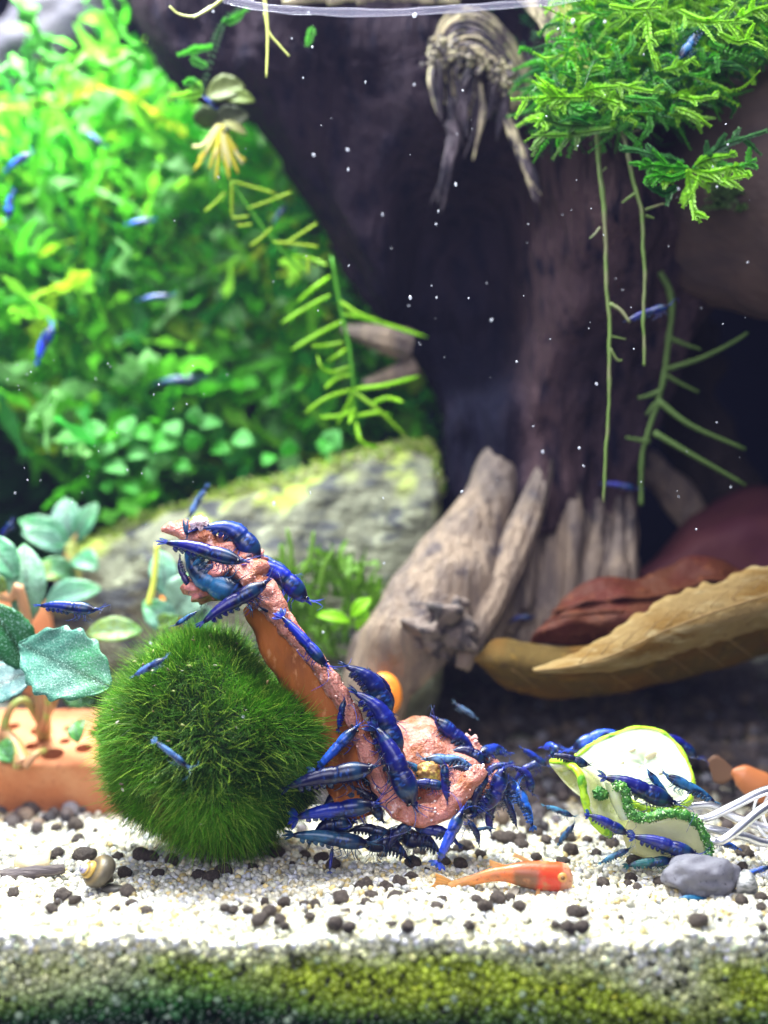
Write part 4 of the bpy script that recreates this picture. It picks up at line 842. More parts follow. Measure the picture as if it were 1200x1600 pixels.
# ------------------------------------------------------------------ driftwood
def driftwood():
    root = empty('driftwood', 'massive dark driftwood trunk arching over its pale spreading roots', 'driftwood')
    sec = [(-170, 120, 1330), (-60, 185, 1300), (0, 208, 1290), (70, 232, 1275), (140, 285, 1250), (175, 385, 1225), (250, 442, 1205), (340, 500, 1180), (420, 545, 1150), (480, 590, 1110), (530, 640, 1065), (600, 680, 1040), (680, 692, 1010), (760, 700, 990), (830, 720, 980)]
    n = 110; sp = smoothpath(sec, n); seg = 120; V = []
    for i, (py, xl, xr) in enumerate(sp):
        Y0 = 10.5; a0, a1 = P(xl, py, Y0), P(xr, py, Y0); cx, hx = (a0[0] + a1[0]) / 2, (a1[0] - a0[0]) / 2; hy = 3.6 - 1.2 * min(1, max(0, (py - 400) / 300)); z = a0[2]
        for k in range(seg):
            a = 2 * math.pi * k / seg; ca, sa = math.cos(a), math.sin(a)
            x = cx + hx * math.copysign(abs(ca) ** .8, ca); y = Y0 + hy * math.copysign(abs(sa) ** .7, sa)
            v = np.array([x, y, z]); st = v * np.array([1, 1, .25])
            m = .55 * nz(st, .5, 1) + .40 * nz(st, 1.3, 4) + .26 * nz(st, 3.2, 7)
            if sa < 0:
                # hollow in the middle of the front, with a rim on its right side
                q = P(720, 450, Y0); hh = math.exp(-(((x - q[0]) / 2.1) ** 4 + ((z - q[2]) / 3.2) ** 4)); y += 4.6 * hh
                y -= 1.3 / (1 + math.exp(-(x - P(806, 400, Y0)[0] - .25 * nz((0, 0, z * .6), 1, 2)) / .09)) * max(0, min(1, (620 - py) / 200)) * max(0, min(1, (py - 120) / 120))
                q = P(930, 400, Y0); y -= .5 * math.exp(-(((x - q[0]) / 1.8) ** 2 + ((z - q[2]) / 5) ** 2))
                q = P(560, 160, Y0); y += 1.0 * math.exp(-(((x - q[0]) / 1.3) ** 2 + ((z - q[2]) / 6) ** 2))
            V.append((x + ca * m * .5, y + (sa * m) * 1.5, z))
    F = [(i * seg + k, i * seg + (k + 1) % seg, (i + 1) * seg + (k + 1) % seg, (i + 1) * seg + k) for i in range(n - 1) for k in range(seg)]
    F += [tuple(range(seg))[::-1], tuple((n - 1) * seg + k for k in range(seg))]
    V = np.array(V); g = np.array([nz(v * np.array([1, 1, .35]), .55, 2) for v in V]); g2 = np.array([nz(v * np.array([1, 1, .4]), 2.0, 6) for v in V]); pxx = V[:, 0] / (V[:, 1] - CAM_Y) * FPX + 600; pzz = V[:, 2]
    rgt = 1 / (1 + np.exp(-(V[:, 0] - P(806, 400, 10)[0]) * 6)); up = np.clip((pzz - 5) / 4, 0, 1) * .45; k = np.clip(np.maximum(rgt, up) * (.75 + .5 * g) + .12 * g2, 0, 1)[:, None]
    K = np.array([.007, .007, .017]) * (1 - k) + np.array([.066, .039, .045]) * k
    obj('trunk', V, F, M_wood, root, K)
    def shaded_rootcol(V, Q, seg, top):  # paints the trunk's shade onto the root tops as a colour gradient
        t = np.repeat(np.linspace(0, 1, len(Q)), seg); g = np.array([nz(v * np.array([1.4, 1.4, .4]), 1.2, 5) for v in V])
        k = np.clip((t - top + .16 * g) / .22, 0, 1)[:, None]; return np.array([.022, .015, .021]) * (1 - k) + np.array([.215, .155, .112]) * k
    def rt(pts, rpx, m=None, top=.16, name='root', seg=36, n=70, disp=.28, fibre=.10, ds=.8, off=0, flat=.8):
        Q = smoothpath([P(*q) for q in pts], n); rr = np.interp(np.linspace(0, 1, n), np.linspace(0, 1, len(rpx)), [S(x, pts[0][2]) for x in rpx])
        V, F = tube(Q, rr, seg, disp=disp, dscale=ds, fibre=fibre, off=off, flat=flat); return obj(name, V, F, m or M_root, root, None if m else shaded_rootcol(V, Q, seg, top))
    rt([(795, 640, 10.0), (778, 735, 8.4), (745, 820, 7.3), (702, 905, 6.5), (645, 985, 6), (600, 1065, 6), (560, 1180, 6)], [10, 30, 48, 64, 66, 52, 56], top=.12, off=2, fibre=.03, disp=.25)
    rt([(700, 930, 5.6), (690, 975, 5.2), (670, 1020, 5.2)], [20, 50, 34], disp=.95, ds=2.4, fibre=.1, name='gnarl', off=5, m=mat('gnarl_wood', (.15, .115, .10), rough=.85, noise=[(2.5, 5, (.035, .027, .03), .45, .58, U)], bump=[(4, 1, .2, U)]))
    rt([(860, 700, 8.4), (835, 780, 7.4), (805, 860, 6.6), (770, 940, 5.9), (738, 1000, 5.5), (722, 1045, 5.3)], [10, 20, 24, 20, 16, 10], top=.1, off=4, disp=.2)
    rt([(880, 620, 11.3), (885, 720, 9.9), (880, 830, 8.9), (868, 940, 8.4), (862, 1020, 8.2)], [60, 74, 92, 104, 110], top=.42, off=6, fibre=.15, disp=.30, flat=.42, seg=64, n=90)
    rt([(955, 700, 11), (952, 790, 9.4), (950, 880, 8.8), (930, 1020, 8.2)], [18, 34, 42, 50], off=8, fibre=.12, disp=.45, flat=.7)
    M_limbw0 = mat('dim_wood', (.03, .022, .02), rough=.9, spec=.1, noise=[(1, 5, (.012, .010, .012), .4, .6, (1, 1, .3))])
    r7 = random.Random(71)
    for k in range(12):
        x0 = 800 + k * 17; yt = r7.uniform(690, 800); x1 = x0 - r7.uniform(5, 45) + (20 if k > 8 else 0)
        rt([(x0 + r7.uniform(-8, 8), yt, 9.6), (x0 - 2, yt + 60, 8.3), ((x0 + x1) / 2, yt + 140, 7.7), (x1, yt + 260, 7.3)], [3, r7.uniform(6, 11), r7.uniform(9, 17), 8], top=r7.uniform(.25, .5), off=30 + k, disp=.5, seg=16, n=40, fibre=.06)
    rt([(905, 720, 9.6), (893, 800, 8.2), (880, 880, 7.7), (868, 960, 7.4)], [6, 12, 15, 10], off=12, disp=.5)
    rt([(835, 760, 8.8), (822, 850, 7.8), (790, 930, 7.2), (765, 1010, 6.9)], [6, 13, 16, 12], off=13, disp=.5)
    rt([(1060, 520, 15), (1080, 640, 14), (1120, 760, 14), (1150, 900, 14)], [60, 50, 60, 80], m=M_limbw0, off=61, disp=.5, name='root')
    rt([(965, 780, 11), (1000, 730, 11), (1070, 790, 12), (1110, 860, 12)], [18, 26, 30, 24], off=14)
    rt([(640, 540, 9.8), (600, 530, 9.6), (560, 520, 9.8), (535, 515, 10)], [24, 22, 14, 7], off=16, name='branch_stub', top=-.3)
    rt([(650, 570, 10), (610, 590, 10), (570, 600, 10.4)], [18, 14, 8], off=17, name='branch_stub', top=-.3)
    # big smooth limb leaving to the right
    M_limbw = mat('driftwood_limb', (.070, .040, .034), rough=.8, noise=[(.8, 5, (.034, .020, .022), .42, .68, (.4, 1, 1))], bump=[(2, .5, .2, (.3, 1, 1))])
    rt([(1060, 330, 9), (1130, 310, 7.4), (1200, 290, 6.6), (1330, 260, 6)], [120, 165, 190, 200], m=M_limbw, name='limb', disp=.16, ds=.5, fibre=.015, off=3)
    # diagonal grey branch at the upper left
    rt([(-120, 190, 17), (0, 100, 17), (120, 20, 17), (260, -80, 17)], [52, 60, 62, 60], m=mat('grey_branch', (.03, .026, .038), rough=.8, noise=[(1, 5, (.025, .022, .04), .45, .6, (.5, 1, 1))], bump=[(3, .8, .2, (.4, 1, 1))]), name='branch', off=21)
    # pale fibrous bark around the knot at the top
    rr = random.Random(8); M_gb = mat('grey_bark', (.105, .08, .10), rough=.85, noise=[(3, 5, (.03, .024, .04), .42, .6, (1, 1, .3))], bump=[(5, 1, .12, (1, 1, .3))])
    def wob(pts, a): return [(p[0] + rr.uniform(-a, a), p[1] + rr.uniform(-a, a), p[2]) for p in pts]
    for k in range(46):                                  # fibres arching over the knot
        d = rr.uniform(0, 78); Y = 5.7 + .5 * rr.random() - .004 * d
        pts = wob([(668 + d * .55, 66 + d * .75, Y), (697 + d * .3, 22 + d * .75, Y - .4), (745, 14 + d * .85, Y - .6), (790 - d * .15, 48 + d * .75, Y - .4), (825 - d * .3, 108 + d * .5, Y), (836 - d * .45, 165 + d * .1, Y + .3)], 4)
        i0, i1 = rr.choice([(0, 6), (0, 6), (1, 6), (0, 4), (2, 6)])
        rt(pts[i0:i1], [1.5, rr.uniform(2, 4.5), rr.uniform(2, 5), 3, 1], m=M_bark if rr.random() < .62 else M_gb, name='bark_strip', seg=7, n=26, disp=.5, ds=2.2, fibre=0, off=k)
    for k in range(80):                                  # hanging fibrous curtain under it
        x0 = rr.uniform(672, 832); y0 = 60 + rr.uniform(0, 75); L = rr.uniform(50, 125) if x0 < 750 else rr.uniform(30, 90); Y = rr.uniform(5.9, 6.9)
        pts = wob([(x0, y0, Y), (x0 + 4, y0 + L * .35, Y), (x0 + 8 * (1 if x0 < 720 else -.6), y0 + L * .7, Y + .1), (x0 + 14 * (1 if x0 < 720 else -1), y0 + L, Y + .2)], 5)
        rt(pts, [2, rr.uniform(2, 6), rr.uniform(2, 7), 1], m=M_gb if rr.random() < .8 else M_bark, name='bark_strip', seg=7, n=18, disp=.6, ds=2, fibre=0, off=k + 90)
    r5 = np.random.default_rng(55); pts = []
    for k in range(520):
        t = r5.random(); q = smoothpath([(672, 95), (700, 88), (740, 92), (765, 105), (785, 125), (800, 135)], 40)[int(t * 39)]
        pts.append(P(q[0] + r5.normal(0, 5), q[1] + r5.normal(0, 8) - abs(r5.normal(0, 12)), r5.uniform(4.9, 5.6)))
    o = scatter('bark_crumb', np.array(pts), r5.uniform(.04, .11, len(pts)), np.array([[.50, .44, .28], [.28, .24, .18], [.13, .11, .11]])[r5.choice(3, len(pts))], mat('bark_crumbs', vcol=True, rough=.8), 1, 3, jag=.45); o.parent = root; tag(o, kind='stuff')
    for k in range(12):
        j = lambda q: (q[0] + rr.uniform(-7, 7), q[1] + rr.uniform(-5, 5), q[2] + rr.uniform(-.1, .1))
        rt([j(q) for q in [(790, 170, 6.2), (804, 215, 6), (815, 240, 5.9), (830, 275, 5.8), (838 + rr.uniform(-8, 8), rr.uniform(290, 325), 5.8)]], [1.5, 3.5, rr.uniform(3, 6), rr.uniform(2, 6), 1], m=M_bark if k % 3 == 0 else M_gb, name='bark_strip', seg=7, n=30, disp=.8, ds=2.6, fibre=0, off=50 + k)
    for k in range(9):
        rt([j(q) for q in [(702, 190, 6.2), (708, 220, 6.2), (698, 265, 6.4), (688 + rr.uniform(-12, 8), rr.uniform(280, 330), 6.8)]], [2, rr.uniform(2, 5), rr.uniform(1.5, 4), 1], m=M_gb, name='bark_strip', seg=7, n=26, disp=.8, ds=2.4, fibre=0, off=72 + k)
    for k in range(6):
        rt([(800 + k * 13, -20, 4.6), (850 + k * 9, 40, 4.4), (885 + k * 6, 100, 4.3)], [6, 8, 3], m=M_bark, name='bark_strip', seg=8, n=24, disp=.5, ds=2, fibre=0, off=60 + k)
    for k in range(5):
        rt([(rr.uniform(440, 640), 4, 5), (rr.uniform(520, 600), -8, 5), (rr.uniform(640, 720), 2, 5)], [5, 9, 4], m=M_bark, name='bark_strip', seg=8, n=20, disp=.6, ds=2, fibre=0, off=70 + k)
driftwood()

# ------------------------------------------------------------------ dead leaves
def deadleaves():
    a = empty('dead_leaf', 'large curled yellow brown dead leaf with its tip pointing left', 'leaf')
    V, F = sheet([[P(738, 1030, 5.2), P(775, 1000, 5.4), P(830, 1005, 5.4), P(900, 1012, 5.2), P(1000, 985, 5.2), P(1110, 935, 5.4), P(1230, 900, 5.6)],
                  [P(742, 1034, 5.2), P(785, 1040, 5.0), P(840, 1050, 5.0), P(910, 1052, 4.9), P(1010, 1030, 4.9), P(1120, 995, 5.0), P(1230, 960, 5.2)],
                  [P(748, 1040, 5.4), P(790, 1074, 6.2), P(845, 1090, 6.6), P(910, 1090, 6.8), P(1010, 1074, 6.8), P(1120, 1048, 6.8), P(1230, 1008, 7.0)]], .03, 70, 22, rough=.10, rs=.9, edge=.6)
    obj('blade', V, F, mat('dry_leaf_shaded', (.085, .055, .016), rough=.85, spec=.1, noise=[(.7, 6, (.11, .055, .012), .45, .62, U), (3.2, 5, (.17, .10, .02), .56, .74, U), (5, 3, (.05, .03, .015), .62, .72, U)], bump=[(2, .7, .14, U), (12, .4, .04, U)]), a)  # darker copy of the dry leaf tone, carrying the blade's shade
    V, F = sheet([[P(832, 1046, 3.4), P(870, 1032, 3.5), P(930, 1005, 3.6), P(985, 968, 3.7), P(1050, 930, 3.8), P(1130, 905, 4.0), P(1230, 872, 4.2)],
                  [P(834, 1048, 3.3), P(880, 1045, 3.1), P(940, 1035, 3.1), P(1000, 1010, 3.2), P(1070, 985, 3.3), P(1140, 965, 3.5), P(1230, 940, 3.8)],
                  [P(838, 1050, 3.4), P(890, 1052, 3.5), P(950, 1050, 3.6), P(1010, 1036, 3.8), P(1080, 1015, 4.0), P(1150, 995, 4.2), P(1230, 970, 4.6)]], .03, 90, 16, rough=.05, rs=1.3, edge=1.1, off=4)
    obj('curled_edge', V, F, M_dry, a)
    M_vein = mat('leaf_vein', (.20, .12, .04), rough=.8)
    V, F = tube(smoothpath([P(838, 1048, 3.12), P(900, 1040, 3.0), P(960, 1022, 3.0), P(1040, 985, 3.1), P(1120, 955, 3.2), P(1230, 920, 3.5)], 50), np.linspace(.015, .04, 50), 6, disp=.3, dscale=3); obj('midrib', V, F, M_vein, a)
    for k in range(9):
        x = 905 + k * 34; y = 1036 - k * 14.5
        V, F = tube(smoothpath([P(x, y, 3.02), P(x + 22, y - 22, 3.12), P(x + 52, y - 36, 3.42)], 12), np.linspace(.018, .006, 12), 5); obj('vein', V, F, M_vein, a)
    for k in range(8):
        x = 800 + k * 48; y = 1046 - max(0, k - 3) * 12
        V, F = tube(smoothpath([P(x, y, 4.93), P(x + 26, y + 18, 5.35), P(x + 44, y + 32, 5.95)], 12), np.linspace(.02, .008, 12), 5); obj('vein', V, F, M_vein, a)
    b = empty('dead_leaf', 'glossy chestnut brown dead leaf lying behind the yellow brown leaf', 'leaf')
    V, F = sheet([[P(876, 936, 6.2), P(925, 908, 6.4), P(1000, 902, 6.6), P(1060, 880, 6.8), P(1105, 870, 6.8), P(1150, 886, 6.6), P(1185, 905, 6.4)],
                  [P(860, 958, 5.6), P(930, 938, 5.6), P(1000, 935, 5.6), P(1070, 915, 5.8), P(1110, 905, 5.8), P(1160, 915, 5.8), P(1200, 925, 5.8)]], .03, 50, 10, rough=.20, rs=1.3, bulge=.06, edge=.5)
    obj('upper_fold', V, F, M_brown, b)
    V, F = sheet([[P(868, 950, 6.0), P(930, 930, 6.0), P(1000, 925, 6.1), P(1080, 905, 6.2), P(1160, 905, 6.2), P(1215, 920, 6.2)],
                  [P(838, 985, 5.4), P(900, 970, 5.2), P(980, 968, 5.2), P(1060, 955, 5.4), P(1150, 955, 5.6), P(1215, 960, 5.8)],
                  [P(826, 1004, 5.6), P(890, 1008, 5.6), P(980, 1012, 5.8), P(1060, 1010, 6.0), P(1150, 1010, 6.2), P(1215, 1010, 6.4)]], .03, 54, 16, rough=.22, rs=1.2, bulge=.04, edge=.4)
    obj('blade', V, F, M_brown, b)
    V, F = tube(smoothpath([P(852, 972, 5.25), P(885, 962, 5.0), P(930, 957, 5.0), P(975, 955, 5.05)], 24), np.linspace(.03, .08, 24), 8); obj('midrib', V, F, M_brown, b)
    c = empty('dead_leaf', 'blurred plum brown dead leaf at the right edge behind the others', 'leaf')
    V, F = sheet([[P(985, 905, 10.5), P(1040, 850, 11), P(1090, 800, 11.4), P(1140, 770, 11.6), P(1240, 750, 11.6)],
                  [P(990, 915, 9.8), P(1060, 870, 9.6), P(1110, 840, 9.6), P(1160, 825, 9.6), P(1240, 815, 9.6)],
                  [P(1000, 930, 10), P(1060, 925, 9.6), P(1120, 905, 9.4), P(1170, 900, 9.4), P(1240, 900, 9.4)]], .06, 40, 18, rough=.22, rs=.8, edge=.2)
    obj('blade', V, F, M_plum, c)
deadleaves()

# ------------------------------------------------------------------ green ribbons and stem plants
def ribbon(p, d, L, wd, r, n=7, curl=1.0, wave=.3):
    """curly leaf ribbon, flat, with ruffled edge"""
    d = np.asarray(d, float); d /= np.linalg.norm(d); s = np.cross(d, r.normal(size=3)); s /= np.linalg.norm(s); q = np.array(p, float); V = []
    k = r.normal(size=3) * curl; ph = r.uniform(0, 6)
    for i in range(n):
        t = i / (n - 1); wv = wd * (.55 + .45 * math.sin(math.pi * min(1, t * 1.1 + .12))) * (1 + wave * math.sin(i * 2.1 + ph)); u = np.cross(s, d)
        V += [q - s * wv * .5 + u * wv * wave * math.sin(i * 1.7 + ph), q + u * wv * .15, q + s * wv * .5 + u * wv * wave * math.cos(i * 1.9 + ph)]
        d = d + k * .35 * L / n; d /= np.linalg.norm(d); s = s - d * (s @ d); s /= np.linalg.norm(s); q = q + d * L / (n - 1)
    F = []
    for i in range(n - 1):
        a = i * 3; F += [(a, a + 1, a + 4, a + 3), (a + 1, a + 2, a + 5, a + 4)]
    return np.array(V), F, q
def greens():
    r = np.random.default_rng(77)
    import bisect
    topx = [(-60, 225), (0, 225), (60, 205), (110, 150), (190, 135), (230, 160), (270, 215), (340, 245), (400, 260), (450, 310), (500, 400), (560, 510), (600, 560)]
    botx = [(-60, 560), (0, 580), (80, 610), (130, 730), (220, 770), (320, 735), (430, 705), (540, 680), (620, 640)]
    tx = lambda x: np.interp(x, *zip(*topx)); bx = lambda x: np.interp(x, *zip(*botx))
    parts = []; pal = np.array([[.08, .46, .02], [.14, .60, .03], [.24, .68, .04], [.03, .24, .03], [.30, .68, .22], [.42, .70, .03]])
    n = 2900
    for _ in range(n):
        px = r.uniform(-60, 640); py = r.uniform(tx(px) - (85 if px > 250 else 0), bx(px)); Y = r.uniform(12.0, 19.5) if px < 250 else r.uniform(14.8, 20)
        p = P(px, py, Y); dirv = r.normal(size=3) + np.array([0, -.3, .5])
        L = r.uniform(1.4, 3.8); wd = r.uniform(.30, .72)
        v, f, end = ribbon(p, dirv, L, wd, r, 12, 2.1, .38)
        ex = end[0] / (end[1] - CAM_Y) * FPX + 600; ey = 800 - end[2] / (end[1] - CAM_Y) * FPX
        if Y < 14.5 and ex > 440 and ey < np.interp(ex, [440, 500, 560, 620, 690], [280, 390, 500, 580, 700]): continue
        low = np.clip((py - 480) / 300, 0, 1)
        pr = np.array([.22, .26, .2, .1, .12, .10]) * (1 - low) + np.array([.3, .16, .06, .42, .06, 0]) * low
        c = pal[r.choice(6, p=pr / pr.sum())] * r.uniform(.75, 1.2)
        c = np.clip(c * (1.45 if px > 250 and py < 520 else 1), 0, .85); parts.append((v, f, c))  # colour raised beside the trunk to make up for its shadow
        if r.random() < .6:
            v, f, _ = ribbon(end, dirv + r.normal(size=3), L * .6, wd * .8, r, 6, 1.6, .4); parts.append((v, f, c))
    V, F, K = join(parts)
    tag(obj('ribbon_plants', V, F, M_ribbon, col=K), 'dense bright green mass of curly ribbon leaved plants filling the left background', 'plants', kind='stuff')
    # a dark wall of older growth behind it
    parts = []
    for _ in range(900):
        px = r.uniform(-120, 440); py = r.uniform(tx(px) + 30, 830); Y = r.uniform(20, 24)
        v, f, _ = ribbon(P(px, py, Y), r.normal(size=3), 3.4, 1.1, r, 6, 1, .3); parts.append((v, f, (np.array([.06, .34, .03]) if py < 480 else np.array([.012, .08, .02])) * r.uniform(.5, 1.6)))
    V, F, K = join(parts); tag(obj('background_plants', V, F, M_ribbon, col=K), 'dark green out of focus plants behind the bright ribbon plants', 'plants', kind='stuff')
    # single ribbons reaching up
    def long_ribbon(pts, wpx, col, label):
        Q = smoothpath([P(*q) for q in pts], 40); w2 = S(wpx, pts[0][2]) / 2; T, N, B = frames(Q); V = []; 
        for i in range(40):
            a = 1.1 * math.sin(i * .33); s = B[i] * math.cos(a) + N[i] * math.sin(a); k = w2 * (1 + .25 * math.sin(i * 1.4))
            V += [Q[i] - s * k, Q[i] + N[i] * .06, Q[i] + s * k]
        M_ = len(V); V = np.array(V); V = np.concatenate([V, V - np.repeat(N, 3, axis=0) * .04]); F = []
        for i in range(39):
            for j in range(2):
                a = i * 3 + j; F += [(a, a + 1, a + 4, a + 3), (M_ + a + 3, M_ + a + 4, M_ + a + 1, M_ + a)]
            a = i * 3; F += [(a + 3, M_ + a + 3, M_ + a, a), (a + 2, M_ + a + 2, M_ + a + 5, a + 5)]
        F += [(0, M_, M_ + 1, 1), (1, M_ + 1, M_ + 2, 2)]
        tag(obj('ribbon_leaf', V, F, M_ribbon, col=np.tile(np.array(col), (2 * M_, 1))), label, 'leaf', 'long ribbon leaves reaching to the surface')
    long_ribbon([(10, -20, 9), (45, 20, 9), (62, 70, 9), (85, 100, 9), (68, 135, 9)], 34, (.12, .50, .06), 'long curly green leaf hanging from the top left corner')
    long_ribbon([(50, 60, 9.6), (42, 90, 9.6), (55, 115, 9.6), (50, 150, 9.8)], 20, (.08, .42, .05), 'short green loop branching from the corner leaf')
    long_ribbon([(-30, 110, 9), (20, 112, 9), (45, 140, 9), (60, 155, 9)], 22, (.16, .55, .12), 'green leaf curling in from the left edge')
    long_ribbon([(165, -15, 9), (172, 20, 9), (190, 50, 9), (215, 75, 9), (232, 110, 9.5)], 15, (.10, .50, .03), 'thin green leaf trailing along the edge of the trunk')
    long_ribbon([(105, 110, 9), (130, 95, 9), (165, 102, 9), (200, 88, 9), (225, 100, 9)], 18, (.22, .60, .10), 'pale green leaf arching over the plant mass')
    long_ribbon([(35, 180, 9), (60, 160, 9), (95, 165, 9), (140, 155, 9)], 18, (.30, .66, .05), 'yellow green leaf lying along the top of the plants')
    # rounded leaves lower left
    o = empty('round_leaf_plant', 'cluster of small rounded pale green leaves at lower left of the plant mass', 'plant')
    for (px, py, s) in [(110, 690, 22), (148, 680, 24), (128, 705, 20), (165, 700, 18), (200, 668, 20), (225, 680, 18), (255, 697, 24), (250, 718, 22), (215, 712, 18), (180, 735, 20), (235, 742, 16), (145, 728, 14), (270, 672, 18), (300, 690, 20), (310, 650, 20), (330, 665, 18), (195, 690, 16), (170, 760, 14), (205, 765, 16), (285, 730, 14), (345, 705, 16), (380, 690, 18), (525, 690, 26), (510, 700, 18), (450, 700, 18), (420, 720, 14)]:
        a = r.uniform(0, 6.28); b_ = P(px - s * math.cos(a), py + s * math.sin(a) * .7, 10.5); t_ = P(px + s * math.cos(a), py - s * math.sin(a) * .7, 10.1)
        V, F, rib = leaf(b_, t_, S(s * 1.7, 10.3), up=(r.normal() * .3, -1, .7), bend=.15, nu=10, nv=7); c = np.array([.16, .52, .14]) if r.random() < .5 else np.array([.08, .44, .05])
        obj('leaf', V, F, M_ribbon, o, np.tile(c, (len(V), 1)))
    # fine stem plants: stems with long needle leaves
    def needle(root, pts, rpx, col, name='leaf'):
        V, F = tube(smoothpath([P(*q) for q in pts], 14), np.interp(np.linspace(0, 1, 14), [0, .15, .85, 1], [S(rpx, pts[0][2]) * .6, S(rpx, pts[0][2]), S(rpx, pts[0][2]) * .9, S(rpx, pts[0][2]) * .35]), 7, flat=.45)
        obj(name, V, F, M_ribbon, root, np.tile(np.array(col), (len(V), 1)))
    Y = 7.2; YG = (.34, .66, .03); DG = (.12, .42, .03)
    s = empty('needle_plant', 'stem plant with long needle leaves hanging in front of the trunk edge', 'plant')
    needle(s, [(518, 400, Y), (530, 470, Y), (545, 540, Y), (553, 610, Y), (560, 700, Y + .5)], 3, DG, 'stem')
    for pts in [[(538, 501), (500, 520), (455, 547)], [(536, 535), (510, 540), (487, 541)], [(541, 545), (528, 555), (512, 565)], [(547, 573), (520, 582), (503, 575), (496, 555)], [(550, 585), (525, 592), (508, 607)], [(553, 608), (510, 622), (476, 646)], [(553, 608), (600, 602), (655, 588)], [(553, 612), (590, 640), (635, 682)], [(553, 612), (540, 640), (527, 664)], [(552, 616), (552, 640), (546, 662)], [(582, 630), (605, 622), (630, 628)], [(516, 461), (480, 480), (440, 505)], [(515, 432), (490, 450), (464, 473)], [(512, 415), (485, 404), (455, 400)], [(535, 490), (580, 500), (668, 527)], [(556, 660), (565, 690), (590, 700)], [(530, 470), (560, 490), (600, 505)], [(556, 640), (530, 650), (500, 652)], [(557, 650), (590, 645), (612, 650)]]:
        needle(s, [(a, b, Y + r.uniform(-.5, .3) * k) for k, (a, b) in enumerate(pts)], 3.3 if len(pts) > 2 else 2.7, np.array(YG) * r.uniform(.8, 1.15))
    s = empty('needle_plant', 'thin stemmed plant with sharp angled leaves over the bright green mass', 'plant')
    needle(s, [(345, 262, 6.5), (385, 320, 6.5), (430, 380, 6.6), (475, 430, 6.8)], 2.6, DG, 'stem')
    for pts in [[(363, 283), (398, 293), (432, 303)], [(455, 300), (420, 314), (386, 326)], [(362, 284), (362, 310), (362, 340)], [(362, 340), (375, 340), (389, 337)], [(495, 349), (470, 365), (446, 381)], [(498, 386), (460, 381), (426, 378)], [(481, 400), (481, 415), (482, 430)], [(320, 330), (335, 318), (352, 300)], [(370, 352), (382, 352), (394, 350)], [(390, 385), (410, 370), (425, 355)]]:
        needle(s, [(a, b, 6.4) for a, b in pts], 2.2, (.42, .60, .03))
    # hanging stems at the right
    M_hang = mat('hanging_root', (.10, .17, .03), rough=.5, noise=[(1.5, 3, (.15, .16, .07), .45, .6, U)])
    M_dimh = mat('dim_root', (.055, .10, .022), rough=.6, spec=.2)
    def hang(label, main, rpx, sides, M_hang=M_hang):
        o = empty('hanging_root', label, 'root', 'green roots hanging from the moss')
        Q = smoothpath([P(*q) for q in main], 80); Q[:, 0] += [.05 * nz(q, .9, rpx) + .02 * nz(q, 3, 1) for q in Q]; V, F = tube(Q, np.linspace(S(rpx * .85, main[0][2]), S(rpx * .55, main[0][2]), 80), 9, disp=.35, dscale=2.5); obj('stem', V, F, M_hang, o)
        for q, c in sides:
            V, F = tube(smoothpath([P(*x) for x in q], 12), np.linspace(S(c, q[0][2]), S(c * .5, q[0][2]), 12), 7); obj('side_root', V, F, M_hang, o)
    hang('long straight green root hanging down to the pale roots', [(932, 200, 3), (940, 290, 3), (946, 400, 3), (952, 520, 3), (950, 640, 3), (943, 785, 3)], 4.4,
         [([(953, 475, 3), (970, 485, 2.9), (984, 504, 2.8)], 4), ([(938, 355, 3), (930, 365, 3), (921, 373, 3)], 2), ([(952, 525, 3), (978, 530, 3)], 2), ([(953, 545, 3), (964, 562, 3), (972, 563, 3)], 3), ([(947, 262, 3), (941, 268, 3)], 2)])
    hang('shorter green root with pale side twigs right of the long one', [(970, 205, 2.8), (985, 260, 2.8), (1002, 330, 2.8), (1006, 420, 2.8), (1006, 500, 2.8), (1008, 572, 2.8)], 4.2,
         [([(972, 212, 2.8), (985, 206, 2.8), (1000, 204, 2.8)], 2.5), ([(995, 300, 2.8), (984, 308, 2.8), (972, 317, 2.8)], 3), ([(1008, 328, 2.8), (1025, 322, 2.8), (1038, 318, 2.8)], 2.6), ([(1009, 337, 2.8), (1022, 341, 2.8)], 2.6)])
    o = hang('branching dim green stem at far right with long drooping leaves', [(1032, 425, 6), (1048, 465, 6), (1046, 530, 6), (1035, 600, 6), (1018, 660, 6), (1004, 710, 6), (1000, 790, 6)], 6,
         [([(1046, 528, 6), (1070, 538, 6), (1095, 546, 6)], 4.5), ([(1042, 577, 6), (1095, 560, 5.8), (1145, 535, 5.6), (1168, 520, 5.6)], 4.5), ([(1038, 585, 6), (1065, 600, 6), (1092, 613, 6)], 4), ([(1028, 626, 6), (1080, 665, 5.6), (1165, 702, 5.4)], 5.5), ([(1022, 676, 6), (1080, 710, 5.6), (1165, 758, 5.4)], 5.5), ([(1030, 612, 6), (1015, 618, 6), (997, 622, 6)], 4.5), ([(1024, 630, 6), (1010, 648, 6)], 4), ([(1015, 690, 6), (1000, 688, 6), (978, 684, 6)], 4.5)], M_dimh)
    # floating plant with yellow roots
    f = empty('floating_plant', 'floating plant with olive oval leaves and a fan of yellow roots', 'plant')
    for bs, tp, wd, c in [((322, 150, 6.5), (382, 135, 6.3), 46, (.16, .20, .05)), ((345, 150, 6.3), (398, 158, 6.2), 26, (.22, .30, .06)), ((330, 200, 6.5), (388, 180, 6.4), 46, (.10, .12, .05)), ((318, 165, 6.4), (325, 200, 6.6), 40, (.08, .12, .03)), ((350, 190, 6.2), (385, 210, 6.2), 14, (.5, .5, .2))]:
        V, F, rib = leaf(P(*bs), P(*tp), S(wd, 6.4), up=(0, -1, .3), bend=.08); obj('leaf', V, F, M_ribbon, f, np.tile(np.array(c), (len(V), 1)))
